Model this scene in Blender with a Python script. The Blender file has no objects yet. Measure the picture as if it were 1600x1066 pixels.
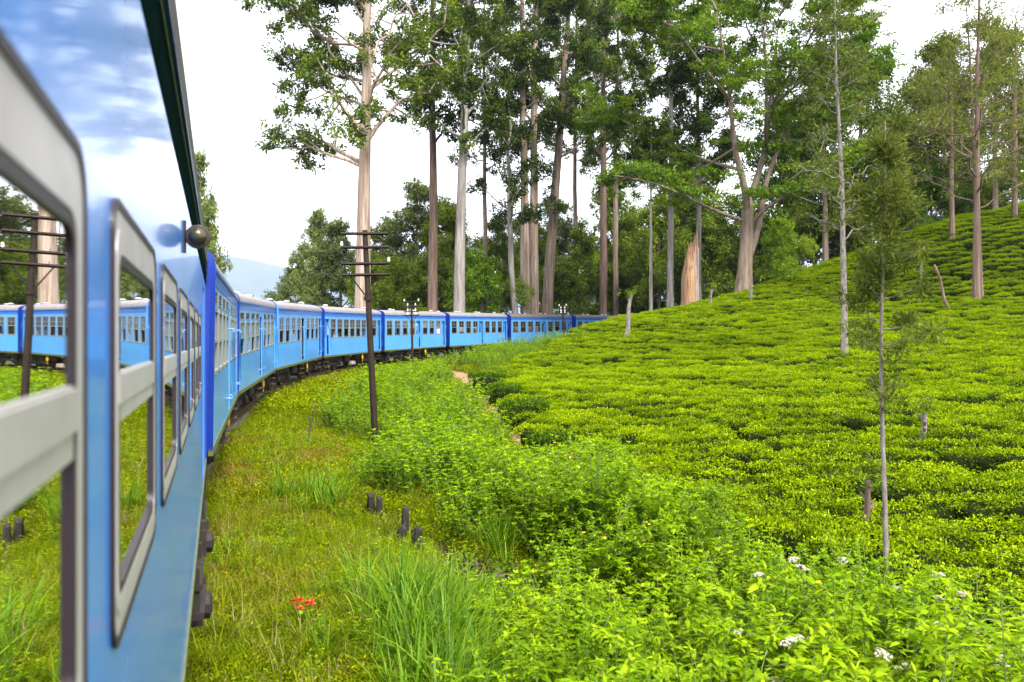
import bpy, math, random
import numpy as np
from mathutils import Vector, Matrix

R = math.radians
sc = bpy.context.scene
col = sc.collection
rng = np.random.default_rng(7)
random.seed(7)

# ------------------------------------------------------------------ camera
FPX = 1200.0            # focal length in pixels of the 1600 px wide photograph
CAMZ = 2.5
cam_d = bpy.data.cameras.new('camera')
cam = bpy.data.objects.new('camera', cam_d)
col.objects.link(cam)
cam.location = (0, 0, CAMZ)
cam.rotation_euler = (R(90), 0, 0)
cam_d.sensor_width = 36
cam_d.lens = 36 * FPX / 1600
cam_d.clip_start = 0.05
cam_d.clip_end = 30000
cam_d.dof.use_dof = True
cam_d.dof.focus_distance = 28
cam_d.dof.aperture_fstop = 3.6
sc.camera = cam

# ------------------------------------------------------------------ world: bright overcast
w = bpy.data.worlds.new('World')
sc.world = w
w.use_nodes = True
nt = w.node_tree
nt.nodes.clear()
N = nt.nodes.new
out = N('ShaderNodeOutputWorld')
sky = N('ShaderNodeTexSky')
sky.sky_type = 'NISHITA'
sky.sun_disc = False
SUN_EL, SUN_AZ = 52, 150          # azimuth clockwise from +Y (camera forward)
sky.sun_elevation = R(SUN_EL)
sky.sun_rotation = R(SUN_AZ)
bg1 = N('ShaderNodeBackground'); bg1.inputs[1].default_value = 0.12
nt.links.new(sky.outputs[0], bg1.inputs[0])
tc = N('ShaderNodeTexCoord')
mp = N('ShaderNodeMapping'); mp.inputs['Scale'].default_value = (1.2, 1.2, 3.2)
nz = N('ShaderNodeTexNoise'); nz.inputs['Scale'].default_value = 1.6; nz.inputs['Detail'].default_value = 5
cr = N('ShaderNodeValToRGB')
cr.color_ramp.elements[0].position = 0.30; cr.color_ramp.elements[0].color = (0.46, 0.464, 0.48, 1)
cr.color_ramp.elements[1].position = 0.56; cr.color_ramp.elements[1].color = (1.0, 1.0, 1.0, 1)
bg2 = N('ShaderNodeBackground'); bg2.inputs[1].default_value = 0.88
mx = N('ShaderNodeMixShader'); mx.inputs[0].default_value = 0.93
for a, b in ((tc.outputs['Generated'], mp.inputs[0]), (mp.outputs[0], nz.inputs['Vector']), (nz.outputs[0], cr.inputs[0]),
             (cr.outputs[0], bg2.inputs[0]), (bg1.outputs[0], mx.inputs[1]), (bg2.outputs[0], mx.inputs[2]), (mx.outputs[0], out.inputs[0])):
    nt.links.new(a, b)

# ------------------------------------------------------------------ sun through thin cloud
sun_d = bpy.data.lights.new('sun', 'SUN')
sun_d.energy = 2.2
sun_d.angle = R(18)
sun_d.color = (1, 0.95, 0.86)
sun = bpy.data.objects.new('sun', sun_d)
col.objects.link(sun)
_sd = Vector((math.sin(R(SUN_AZ)) * math.cos(R(SUN_EL)), math.cos(R(SUN_AZ)) * math.cos(R(SUN_EL)), math.sin(R(SUN_EL))))
sun.rotation_euler = _sd.to_track_quat('Z', 'Y').to_euler()

sc.view_settings.view_transform = 'Standard'
sc.view_settings.look = 'None'
sc.view_settings.exposure = 2.0
sc.view_settings.gamma = 1
sc.render.engine = 'CYCLES'
cy = sc.cycles
cy.max_bounces = 5; cy.diffuse_bounces = 2; cy.glossy_bounces = 3; cy.transmission_bounces = 3
cy.use_adaptive_sampling = True; cy.adaptive_threshold = .02
cy.transparent_max_bounces = 6; cy.volume_bounces = 0
cy.use_denoising = True
cy.caustics_reflective = False; cy.caustics_refractive = False
cy.sample_clamp_indirect = 6

# ------------------------------------------------------------------ helpers
def pt(px, py, Y):
    """world point seen at photo pixel px,py at depth Y"""
    return np.array([(px - 800) / FPX * Y, Y, CAMZ - (py - 533) / FPX * Y])

def mesh_np(name, V, tris=None, quads=None, tint=None, smooth=False, mat_idx=None):
    V = np.asarray(V, dtype=np.float32).reshape(-1, 3)
    tris = np.zeros((0, 3), np.int32) if tris is None or len(tris) == 0 else np.asarray(tris, np.int32).reshape(-1, 3)
    quads = np.zeros((0, 4), np.int32) if quads is None or len(quads) == 0 else np.asarray(quads, np.int32).reshape(-1, 4)
    me = bpy.data.meshes.new(name)
    me.vertices.add(len(V)); me.vertices.foreach_set('co', V.ravel())
    nl = tris.size + quads.size
    me.loops.add(nl)
    me.loops.foreach_set('vertex_index', np.concatenate([tris.ravel(), quads.ravel()]).astype(np.int32))
    n = len(tris) + len(quads)
    me.polygons.add(n)
    ls = np.concatenate([np.arange(len(tris)) * 3, tris.size + np.arange(len(quads)) * 4]).astype(np.int32)
    me.polygons.foreach_set('loop_start', ls)
    if smooth:
        me.polygons.foreach_set('use_smooth', np.ones(n, bool))
    if mat_idx is not None:
        me.polygons.foreach_set('material_index', np.asarray(mat_idx, np.int32))
    me.update(calc_edges=True)
    if tint is not None:
        a = me.attributes.new('tint', 'FLOAT', 'POINT')
        a.data.foreach_set('value', np.asarray(tint, np.float32))
    return me

class MB:
    """collects boxes, tubes and prisms into one mesh"""
    def __init__(s): s.v = []; s.f = []; s.n = 0
    def add(s, verts, faces):
        s.v += [tuple(float(c) for c in p) for p in verts]
        s.f += [tuple(i + s.n for i in f) for f in faces]
        s.n += len(verts); return s
    def box(s, a, b, M=None):
        x0, y0, z0 = a; x1, y1, z1 = b
        vs = [(x0,y0,z0),(x1,y0,z0),(x1,y1,z0),(x0,y1,z0),(x0,y0,z1),(x1,y0,z1),(x1,y1,z1),(x0,y1,z1)]
        if M is not None: vs = [tuple(M @ Vector(v)) for v in vs]
        return s.add(vs, [(0,3,2,1),(4,5,6,7),(0,1,5,4),(1,2,6,5),(2,3,7,6),(3,0,4,7)])
    def tube(s, path, rad, sides=8, cap=True):
        P = np.asarray(path, float); n = len(P)
        rad = np.broadcast_to(np.asarray(rad, float), (n,))
        T = np.gradient(P, axis=0); T /= np.linalg.norm(T, axis=1)[:, None] + 1e-9
        ref = np.array([0, 0, 1.]) if abs(T[0][2]) < .9 else np.array([1., 0, 0])
        vs = []
        for i in range(n):
            u = np.cross(T[i], ref); u /= np.linalg.norm(u) + 1e-9; q = np.cross(T[i], u)
            for k in range(sides):
                a = 2 * math.pi * k / sides
                vs.append(P[i] + rad[i] * (u * math.cos(a) + q * math.sin(a)))
        fs = [(i*sides+k, i*sides+(k+1) % sides, (i+1)*sides+(k+1) % sides, (i+1)*sides+k) for i in range(n-1) for k in range(sides)]
        if cap:
            fs.append(tuple(range(sides))[::-1]); fs.append(tuple((n-1)*sides+k for k in range(sides)))
        return s.add(vs, fs)
    def cyl(s, a, b, r, sides=12, r2=None):
        return s.tube([a, b], [r, r if r2 is None else r2], sides)
    def lathe(s, prof, M, sides=14):
        """prof: list (r, h) about local z, placed by M"""
        vs = []
        for r, h in prof:
            for k in range(sides):
                a = 2*math.pi*k/sides
                vs.append(tuple(M @ Vector((r*math.cos(a), r*math.sin(a), h))))
        n = len(prof)
        fs = [(i*sides+k, i*sides+(k+1) % sides, (i+1)*sides+(k+1) % sides, (i+1)*sides+k) for i in range(n-1) for k in range(sides)]
        fs.append(tuple(range(sides))[::-1]); fs.append(tuple((n-1)*sides+k for k in range(sides)))
        return s.add(vs, fs)
    def mesh(s, name, smooth=False, flat_angle=None):
        me = bpy.data.meshes.new(name); me.from_pydata(s.v, [], s.f)
        if smooth:
            me.polygons.foreach_set('use_smooth', [True]*len(me.polygons))
            if hasattr(me, 'set_sharp_from_angle'): me.set_sharp_from_angle(angle=R(flat_angle or 40))
        me.update(); return me

def link(name, me, mats=None, parent=None):
    o = bpy.data.objects.new(name, me); col.objects.link(o)
    if mats is not None and len(me.materials) == 0:
        for m in (mats if isinstance(mats, (list, tuple)) else [mats]): me.materials.append(m)
    if parent is not None: o.parent = parent
    return o

def tag(o, label=None, cat=None, group=None, kind=None):
    if label: o['label'] = label
    if cat: o['category'] = cat
    if group: o['group'] = group
    if kind: o['kind'] = kind
    return o

def empty(name, loc=(0,0,0), rot=(0,0,0)):
    o = bpy.data.objects.new(name, None); col.objects.link(o)
    o.location = loc; o.rotation_euler = rot; o.empty_display_size = .3
    return o

# ------------------------------------------------------------------ materials
def newmat(name):
    m = bpy.data.materials.new(name); m.use_nodes = True
    m.node_tree.nodes.clear()
    return m, m.node_tree, m.node_tree.nodes.new, m.node_tree.links.new

def paint(name, c, rough=.35, metal=0, noise=.12, nscale=6, coat=0, bump=0, bscale=3, spec=.5, dirt=None, dirt_amt=.3, stretch=(1,1,1)):
    m, t, n, l = newmat(name)
    o = n('ShaderNodeOutputMaterial'); p = n('ShaderNodeBsdfPrincipled')
    tc = n('ShaderNodeTexCoord'); mp = n('ShaderNodeMapping'); mp.inputs['Scale'].default_value = stretch
    nz = n('ShaderNodeTexNoise'); nz.inputs['Scale'].default_value = nscale; nz.inputs['Detail'].default_value = 6
    nz.inputs['Roughness'].default_value = .65
    l(tc.outputs['Object'], mp.inputs[0]); l(mp.outputs[0], nz.inputs['Vector'])
    mr = n('ShaderNodeMapRange'); mr.inputs[1].default_value = .25; mr.inputs[2].default_value = .75
    mr.inputs[3].default_value = 1 - noise; mr.inputs[4].default_value = 1 + noise
    l(nz.outputs[0], mr.inputs[0])
    mul = n('ShaderNodeVectorMath'); mul.operation = 'SCALE'; mul.inputs[0].default_value = c[:3]
    l(mr.outputs[0], mul.inputs['Scale'])
    colout = mul.outputs[0]
    if dirt:
        n2 = n('ShaderNodeTexNoise'); n2.inputs['Scale'].default_value = nscale * .37; n2.inputs['Detail'].default_value = 8
        n2.inputs['Roughness'].default_value = .7
        l(mp.outputs[0], n2.inputs['Vector'])
        r2 = n('ShaderNodeMapRange'); r2.inputs[1].default_value = .45; r2.inputs[2].default_value = .75; r2.inputs[4].default_value = dirt_amt
        l(n2.outputs[0], r2.inputs[0])
        mc = n('ShaderNodeMix'); mc.data_type = 'RGBA'; mc.inputs['B'].default_value = (*dirt, 1)
        l(r2.outputs[0], mc.inputs['Factor']); l(colout, mc.inputs['A']); colout = mc.outputs['Result']
    l(colout, p.inputs['Base Color'])
    p.inputs['Roughness'].default_value = rough; p.inputs['Metallic'].default_value = metal
    p.inputs['Specular IOR Level'].default_value = spec
    if coat: p.inputs['Coat Weight'].default_value = coat; p.inputs['Coat Roughness'].default_value = .06
    if bump:
        n3 = n('ShaderNodeTexNoise'); n3.inputs['Scale'].default_value = bscale; n3.inputs['Detail'].default_value = 2
        l(mp.outputs[0], n3.inputs['Vector'])
        bp = n('ShaderNodeBump'); bp.inputs['Strength'].default_value = bump; bp.inputs['Distance'].default_value = .05
        l(n3.outputs[0], bp.inputs['Height']); l(bp.outputs[0], p.inputs['Normal'])
        if coat: l(bp.outputs[0], p.inputs['Coat Normal'])
    l(p.outputs[0], o.inputs[0])
    return m

def leafmat(name, dark, mid, light, trans=.35, gloss=.06, rough=.45, rnd=.5):
    """foliage: hue varies leaf by leaf (tint attribute) and plant by plant (object random)"""
    m, t, n, l = newmat(name)
    o = n('ShaderNodeOutputMaterial')
    at = n('ShaderNodeAttribute'); at.attribute_name = 'tint'
    oi = n('ShaderNodeObjectInfo')
    ad = n('ShaderNodeMath'); ad.operation = 'MULTIPLY_ADD'; ad.inputs[1].default_value = rnd; ad.inputs[2].default_value = -rnd / 2
    l(oi.outputs['Random'], ad.inputs[0])
    sm = n('ShaderNodeMath'); sm.operation = 'ADD'; sm.use_clamp = True
    l(at.outputs['Fac'], sm.inputs[0]); l(ad.outputs[0], sm.inputs[1])
    cr = n('ShaderNodeValToRGB')
    e = cr.color_ramp.elements
    e[0].position = 0; e[0].color = (*dark, 1); e[1].position = 1; e[1].color = (*light, 1)
    k = e.new(.5); k.color = (*mid, 1)
    l(sm.outputs[0], cr.inputs[0])
    df = n('ShaderNodeBsdfDiffuse'); tr = n('ShaderNodeBsdfTranslucent'); gl = n('ShaderNodeBsdfGlossy')
    gl.inputs['Roughness'].default_value = rough; gl.inputs['Color'].default_value = (1, 1, 1, 1)
    l(cr.outputs[0], df.inputs[0]); l(cr.outputs[0], tr.inputs[0])
    m1 = n('ShaderNodeMixShader'); m1.inputs[0].default_value = trans
    l(df.outputs[0], m1.inputs[1]); l(tr.outputs[0], m1.inputs[2])
    m2 = n('ShaderNodeMixShader'); m2.inputs[0].default_value = gloss
    l(m1.outputs[0], m2.inputs[1]); l(gl.outputs[0], m2.inputs[2])
    l(m2.outputs[0], o.inputs[0])
    return m

def barkmat(name, c1, c2, c3, sc_=(5, 5, .35), bump=.5):
    m, t, n, l = newmat(name)
    o = n('ShaderNodeOutputMaterial'); p = n('ShaderNodeBsdfPrincipled')
    tc = n('ShaderNodeTexCoord'); mp = n('ShaderNodeMapping'); mp.inputs['Scale'].default_value = sc_
    nz = n('ShaderNodeTexNoise'); nz.inputs['Scale'].default_value = 1.0; nz.inputs['Detail'].default_value = 8; nz.inputs['Roughness'].default_value = .7
    l(tc.outputs['Object'], mp.inputs[0]); l(mp.outputs[0], nz.inputs['Vector'])
    cr = n('ShaderNodeValToRGB'); e = cr.color_ramp.elements
    e[0].position = .30; e[0].color = (*c1, 1); e[1].position = .72; e[1].color = (*c3, 1)
    k = e.new(.5); k.color = (*c2, 1)
    l(nz.outputs[0], cr.inputs[0]); l(cr.outputs[0], p.inputs['Base Color'])
    p.inputs['Roughness'].default_value = .85
    bp = n('ShaderNodeBump'); bp.inputs['Strength'].default_value = bump; bp.inputs['Distance'].default_value = .08
    l(nz.outputs[0], bp.inputs['Height']); l(bp.outputs[0], p.inputs['Normal'])
    l(p.outputs[0], o.inputs[0])
    return m

def glassmat(name, tint, rough=.02, refl=1.0, base=.04):
    m, t, n, l = newmat(name)
    o = n('ShaderNodeOutputMaterial')
    fr = n('ShaderNodeFresnel'); fr.inputs[0].default_value = 1.55
    tr = n('ShaderNodeBsdfTransparent'); tr.inputs[0].default_value = (*tint, 1)
    gl = n('ShaderNodeBsdfGlossy'); gl.inputs['Roughness'].default_value = rough; gl.inputs['Color'].default_value = (refl, refl, refl, 1)
    mxx = n('ShaderNodeMixShader')
    ad = n('ShaderNodeMath'); ad.operation = 'ADD'; ad.use_clamp = True; ad.inputs[1].default_value = base
    l(fr.outputs[0], ad.inputs[0]); l(ad.outputs[0], mxx.inputs[0]); l(tr.outputs[0], mxx.inputs[1]); l(gl.outputs[0], mxx.inputs[2])
    l(mxx.outputs[0], o.inputs[0])
    return m

M = {}
M['blue'] = paint('carriage_blue', (.085, .345, .80), .3, noise=.07, nscale=2.2, coat=.25, bump=.03, bscale=2.5, dirt=(.13, .16, .17), dirt_amt=.35)
M['blue_near'] = paint('carriage_blue_gloss', (.055, .265, .80), .25, noise=.06, nscale=1.5, coat=.35, bump=.010, bscale=1.6, dirt=(.08, .18, .34), dirt_amt=.3)
M['navy'] = paint('carriage_dark_blue', (.007, .032, .29), .3, noise=.1, coat=.3, dirt=(.03, .04, .1), dirt_amt=.4)
M['band'] = paint('cantrail_blue', (.04, .155, .55), .35, noise=.1, coat=.2)
M['cove'] = paint('gutter_dark', (.006, .022, .05), .3, noise=.2, coat=.4)
M['olive'] = paint('skirt_olive', (.10, .12, .03), .5, noise=.3, nscale=9)
M['roof_light'] = paint('roof_light_grey', (.22, .205, .21), .6, noise=.2, nscale=3, dirt=(.16, .13, .12), dirt_amt=.55)
M['roof_brown'] = paint('roof_brown_grey', (.13, .112, .108), .7, noise=.25, nscale=3, dirt=(.09, .07, .06), dirt_amt=.6)
M['steel'] = paint('window_aluminium', (.50, .47, .465), .40, metal=.25, noise=.08, nscale=8, bump=.02, dirt=(.22, .18, .15), dirt_amt=.45)
M['gasket'] = paint('rubber_gasket', (.02, .012, .018), .5, noise=.1)
M['dark'] = paint('underframe_dark', (.018, .013, .011), .75, noise=.45, nscale=7, dirt=(.055, .035, .022), dirt_amt=.6)
M['rust'] = paint('rusty_iron', (.055, .032, .022), .8, noise=.4, nscale=8)
M['inside'] = paint('carriage_interior', (.10, .10, .095), .7, noise=.1)
M['cream'] = paint('shutter_cream', (.20, .22, .20), .55, noise=.15)
M['yellow'] = paint('yellow_paint', (.62, .36, .02), .45, noise=.15)
M['white'] = paint('white_enamel', (.78, .76, .70), .3, noise=.1)
M['vent'] = paint('vent_silver', (.55, .56, .58), .4, metal=.3, noise=.15)
M['glass'] = glassmat('window_glass', (.45, .50, .48), .02, .8, .03)
M['glass_near'] = glassmat('window_glass_dark', (.42, .46, .44), .015, .98, .06)
M['glass_shade'] = glassmat('window_glass_grimy', (.40, .42, .38), .12, .6, .06)
M['pole'] = paint('telegraph_pole_iron', (.020, .012, .008), .7, noise=.35, nscale=5, dirt=(.05, .026, .014), dirt_amt=.5, spec=.25)
M['porcelain'] = paint('porcelain', (.75, .72, .66), .2, noise=.05)
M['wood_dark'] = paint('weathered_post', (.020, .014, .011), .85, noise=.4, nscale=9, stretch=(3, 3, .5), bump=.4, bscale=14)
M['ballast'] = paint('ballast', (.14, .11, .085), .9, noise=.5, nscale=14, bump=.6, bscale=18)
M['rail'] = paint('rail_steel', (.11, .07, .05), .5, metal=.5, noise=.2)
M['chrome'] = paint('lamp_housing', (.09, .08, .045), .30, metal=.7, noise=.1)
M['brown_ring'] = paint('lamp_ring', (.05, .035, .03), .35, metal=.4, noise=.1)

# bark
M['bark_pale'] = barkmat('bark_pale_peeling', (.11, .05, .03), (.32, .235, .175), (.52, .46, .40), (4, 4, .22))
M['bark_grey'] = barkmat('bark_grey_streaked', (.08, .06, .05), (.25, .22, .20), (.42, .39, .365))
M['bark_brown'] = barkmat('bark_brown', (.05, .03, .022), (.14, .085, .062), (.25, .18, .14))
M['bark_tan'] = barkmat('bark_tan', (.07, .045, .03), (.20, .145, .105), (.34, .275, .22))
M['bark_thin'] = barkmat('bark_speckled_grey', (.06, .045, .04), (.20, .165, .15), (.38, .34, .32), (9, 9, 3))
M['snag'] = barkmat('torn_wood_orange', (.07, .035, .02), (.30, .16, .08), (.50, .34, .21), (9, 9, .5))

# foliage
M['euc'] = leafmat('eucalyptus_leaves', (.026, .048, .010), (.088, .140, .016), (.22, .285, .022), trans=.4, gloss=.008)
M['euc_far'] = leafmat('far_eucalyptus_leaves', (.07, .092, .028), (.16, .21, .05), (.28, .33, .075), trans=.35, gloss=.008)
M['acacia'] = leafmat('acacia_leaves', (.022, .055, .007), (.075, .150, .010), (.19, .29, .014), trans=.4, gloss=.006)
M['oak'] = leafmat('silver_oak_leaves', (.055, .072, .012), (.125, .155, .022), (.22, .25, .035), trans=.38, gloss=.006)
M['bushy'] = leafmat('bushy_leaves', (.045, .075, .008), (.145, .215, .016), (.30, .38, .028), trans=.42, gloss=.006)
M['lime'] = leafmat('lime_leaves', (.07, .14, .008), (.18, .30, .012), (.30, .42, .02), trans=.4, gloss=.006)
M['tea'] = leafmat('tea_leaves', (.020, .048, .002), (.212, .322, .001), (.49, .565, .002), trans=.3, gloss=.004, rough=.3, rnd=.30)
M['grass'] = leafmat('grass_blades', (.075, .12, .004), (.17, .25, .005), (.30, .36, .012), trans=.4, gloss=.003, rnd=.45)
M['tallgrass'] = leafmat('tall_grass_blades', (.035, .11, .004), (.12, .25, .004), (.30, .42, .02), trans=.4, gloss=.012, rnd=.4)
M['herb'] = leafmat('verge_herbs', (.035, .065, .001), (.175, .235, .001), (.37, .39, .004), trans=.35, gloss=.002, rnd=.6)
M['redherb'] = leafmat('reddish_herbs', (.10, .045, .006), (.23, .125, .006), (.38, .25, .012), trans=.3, gloss=.02, rnd=.5)
M['weed'] = leafmat('weed_leaves', (.030, .085, .002), (.155, .29, .002), (.36, .50, .006), trans=.4, gloss=.005, rnd=.45)
M['shrub'] = leafmat('shrub_leaves', (.028, .08, .001), (.16, .29, .002), (.38, .51, .006), trans=.42, gloss=.006, rnd=.35)
M['tea_wood'] = paint('tea_twigs', (.010, .016, .003), .95, noise=.6, nscale=20, spec=.05)
M['stem'] = paint('green_stem', (.13, .19, .03), .6, noise=.2)
M['twig'] = paint('brown_twig', (.09, .06, .04), .8, noise=.3)
M['petal_yellow'] = paint('yellow_petal', (.80, .42, .01), .5, noise=.1)
M['petal_red'] = paint('red_orange_petal', (.75, .07, .01), .5, noise=.1)
M['petal_white'] = paint('cream_petal', (.36, .34, .25), .6, noise=.15)
M['straw'] = leafmat('dry_straw', (.16, .12, .04), (.30, .24, .09), (.42, .36, .16), trans=.3, gloss=.01)
M['litter'] = leafmat('dead_leaves', (.03, .016, .008), (.075, .042, .02), (.19, .12, .06), trans=.2)
M['rock'] = paint('path_stone', (.36, .27, .20), .85, noise=.3, nscale=5, bump=.4)

# ------------------------------------------------------------------ the line of the train
A0 = math.atan(459 / FPX)                  # near carriage points this far left of the view
D0 = .15                                   # camera to carriage side
d0 = np.array([-math.sin(A0), math.cos(A0)]); n0 = np.array([-math.cos(A0), -math.sin(A0)])
LC, GAP = 10.5, .7
ENDS = [371, 431, 503, 596, 697, 793, 894, 985]
RAILZ = [0.03, .10, .38, .66, .86, 1.10, 1.32, 1.52, 1.70]
chain = []                                 # (near point, heading, rail z near, rail z far)
P = n0 * (D0 - .07) + d0 * 11.25
for i, e in enumerate(ENDS):
    t = (e - 800) / FPX
    hs = np.linspace(A0 + .02, -1.5, 6000)
    Q = P[None] + LC * np.stack([-np.sin(hs), np.cos(hs)], 1)
    k = int(np.argmin(abs(Q[:, 0] / Q[:, 1] - t)))
    h = float(hs[k])
    chain.append((P.copy(), h, RAILZ[i], RAILZ[i + 1]))
    dv = np.array([-math.sin(h), math.cos(h)])
    P = Q[k] + dv * GAP
# centre line of the track as a polyline: (x, y, z, heading)
track = []
for s in np.arange(-30, 10.6, 2.0):
    c = n0 * (D0 + 1.4) + d0 * s
    track.append((c[0], c[1], 0.0, A0))
for (p, h, z0, z1) in chain:
    for u in (0.5, LC / 2, LC - .2):
        dv = np.array([-math.sin(h), math.cos(h)]); lf = np.array([-math.cos(h), -math.sin(h)])
        c = p + dv * u + lf * 1.4
        track.append((c[0], c[1], z0 + (z1 - z0) * u / LC, h))
hx = track[-1]
for k in range(1, 14):                     # runs on round the hill
    h = hx[3] - k * .03
    lx = track[-1]
    track.append((lx[0] - math.sin(h) * 6, lx[1] + math.cos(h) * 6, lx[2] + .05, h))
track = np.array(track)

# ------------------------------------------------------------------ terrain
ctrl = []
def C(x, y, z): ctrl.append((x, y, z))
for (x, y, z, h) in track[::2]:
    rt = np.array([math.cos(h), math.sin(h)])
    for q, dz in ((0, -.38), (2.6, -.42), (-2.6, -.45), (-9, -1.0), (-22, -2.5)):
        C(x + rt[0] * q, y + rt[1] * q, z + dz)
for c in [(-.9, 8.2, -.50), (-.3, 9, -.72), (.5, 8, -1.0), (-.35, 11.4, -1.50), (.4, 11.8, -1.45), (-.9, 12.8, -1.25), (-1.5, 11.3, -.75), (1.2, 10, -1.5), (1, 13, -1.2), (-1.6, 14, -.66),
          (-2.6, 14, -.46), (-1, 17, -.75), (1.2, 16, -1.0), (0, 5.5, -.9), (2, 6, -1.5), (4, 7, -1.7), (6, 8, -1.85), (9, 8, -2.0),
          (0.2, 2, -.8), (3, 2, -1.3), (8, 3, -1.8), (14, 5, -2.0), (3, -4, -1.0), (12, -5, -1.6), (-3.4, 20.4, -.42), (-5.5, 32, -.1), (-6.7, 52, .42), (-3, 46, .35),
          (-3.0, 38, .05), (-1.5, 30, -.35)]:
    C(*c)
TEA_TOP = .72
for (px, py, Y) in [(1900, 1010, 9.5), (1600, 930, 11), (1380, 858, 12.6), (1250, 832, 13.6), (1080, 790, 15.5), (1010, 742, 18.5), (850, 690, 22.5), (780, 622, 31), (755, 590, 42),
                    (1200, 650, 24), (1450, 650, 22), (1450, 740, 17), (1000, 600, 32), (1320, 545, 36), (1525, 466, 50), (1600, 600, 27), (1750, 560, 30),
                    (1000, 540, 47), (1200, 500, 48), (1400, 450, 54), (850, 540, 54), (900, 514, 60), (972, 495, 66), (1075, 478, 66), (1160, 452, 66),
                    (1280, 416, 66), (1400, 376, 66), (1480, 346, 66), (1600, 318, 67), (1750, 280, 68), (1750, 400, 55)]:
    p_ = pt(px, py, Y); C(p_[0], p_[1], p_[2] - TEA_TOP)
for c in [(60, 80, 13), (40, 84, 8.5), (25, 84, 5.0), (50, 110, 6), (0, 105, 1.0), (-25, 100, -1), (25, 110, 2), (70, 40, 12), (40, 15, 2.0), (30, 5, -.5), (-45, 60, -4), (-45, 20, -3), (-45, 110, -3)]:
    C(*c)
ctrl = np.array(ctrl)
def _phi(r2): return np.where(r2 > 1e-9, .5 * r2 * np.log(r2 + 1e-12), 0)
_n = len(ctrl)
_K = _phi(((ctrl[:, None, :2] - ctrl[None, :, :2]) ** 2).sum(-1)) + np.eye(_n) * 1.2
_Pm = np.concatenate([np.ones((_n, 1)), ctrl[:, :2]], 1)
_A = np.zeros((_n + 3, _n + 3)); _A[:_n, :_n] = _K; _A[:_n, _n:] = _Pm; _A[_n:, :_n] = _Pm.T
_w = np.linalg.solve(_A, np.concatenate([ctrl[:, 2], np.zeros(3)]))
def gz(x, y):
    """ground height"""
    x = np.atleast_1d(np.asarray(x, float)); y = np.atleast_1d(np.asarray(y, float))
    xc = np.clip(x, -42, 68); yc = np.clip(y, -6, 108)
    outz = np.zeros_like(x)
    for a in range(0, len(x), 20000):
        s = slice(a, a + 20000)
        r2 = (xc[s, None] - ctrl[None, :, 0]) ** 2 + (yc[s, None] - ctrl[None, :, 1]) ** 2
        outz[s] = _phi(r2) @ _w[:_n] + _w[_n] + _w[_n + 1] * xc[s] + _w[_n + 2] * yc[s]
    d = np.hypot(x - xc, y - yc)
    k = 1 - np.exp(-d / 60)
    return outz * (1 - k) + (-14) * k
def gz1(x, y): return float(gz(x, y)[0])

def axis(lo, hi, step, far):
    mid = np.arange(lo, hi + step / 2, step)
    g = []; d = step
    x = hi
    while x < far: d *= 1.35; x += d; g.append(min(x, far*1.3))
    h = []; d = step; x = lo
    while x > -far: d *= 1.35; x -= d; h.append(max(x, -far*1.3))
    return np.array(h[::-1] + list(mid) + g)
gx = axis(-20, 48, .33, 6800); gy = axis(-4, 90, .4, 6800)
XX, YY = np.meshgrid(gx, gy)
ZZ = gz(XX.ravel(), YY.ravel()).reshape(XX.shape)
ZZ += .05 * np.sin(XX * 2.3 + np.sin(YY * 1.7)) * np.sin(YY * 2.1 + XX * .6) * (np.abs(XX) < 60)
nx, ny = len(gx), len(gy)
idx = np.arange(nx * ny).reshape(ny, nx)
quads = np.stack([idx[:-1, :-1], idx[:-1, 1:], idx[1:, 1:], idx[1:, :-1]], -1).reshape(-1, 4)
# footpath of bare earth along the lower edge of the tea
PATH = np.array([pt(px, py, Y)[:2] for px, py, Y in [(700, 577, 50), (735, 586, 44), (765, 604, 36), (790, 640, 30), (835, 684, 25), (875, 715, 22)]])
def dist_poly(X, Y, poly):
    best = np.full(np.shape(X), 1e9)
    for a, b in zip(poly[:-1], poly[1:]):
        ab = b - a; t = np.clip(((X - a[0]) * ab[0] + (Y - a[1]) * ab[1]) / (ab @ ab), 0, 1)
        best = np.minimum(best, np.hypot(X - a[0] - ab[0] * t, Y - a[1] - ab[1] * t))
    return best
pd = dist_poly(XX, YY, PATH)
gul = np.exp(-(((XX - .2) / 1.1) ** 2 + ((YY - 11.6) / 1.5) ** 2))
tint = np.clip(1.5 - pd / .9, 0, 1)
me = mesh_np('ground', np.stack([XX, YY, ZZ], -1).reshape(-1, 3), quads=quads, tint=tint.ravel(), smooth=True)
m, t, n, l = newmat('earth_and_grass')
o_ = n('ShaderNodeOutputMaterial'); p_ = n('ShaderNodeBsdfPrincipled'); tc = n('ShaderNodeTexCoord')
nz1 = n('ShaderNodeTexNoise'); nz1.inputs['Scale'].default_value = .9; nz1.inputs['Detail'].default_value = 8
nz2 = n('ShaderNodeTexNoise'); nz2.inputs['Scale'].default_value = 9; nz2.inputs['Detail'].default_value = 6
l(tc.outputs['Object'], nz1.inputs['Vector']); l(tc.outputs['Object'], nz2.inputs['Vector'])
c1 = n('ShaderNodeValToRGB'); e = c1.color_ramp.elements
e[0].position = .35; e[0].color = (.022, .016, .006, 1); e[1].position = .65; e[1].color = (.045, .060, .006, 1)
l(nz1.outputs[0], c1.inputs[0])
c2 = n('ShaderNodeValToRGB'); e = c2.color_ramp.elements
e[0].position = .3; e[0].color = (.16, .09, .045, 1); e[1].position = .7; e[1].color = (.40, .27, .17, 1)
l(nz2.outputs[0], c2.inputs[0])
at = n('ShaderNodeAttribute'); at.attribute_name = 'tint'
mxc = n('ShaderNodeMix'); mxc.data_type = 'RGBA'
l(at.outputs['Fac'], mxc.inputs['Factor']); l(c1.outputs[0], mxc.inputs['A']); l(c2.outputs[0], mxc.inputs['B'])
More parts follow.
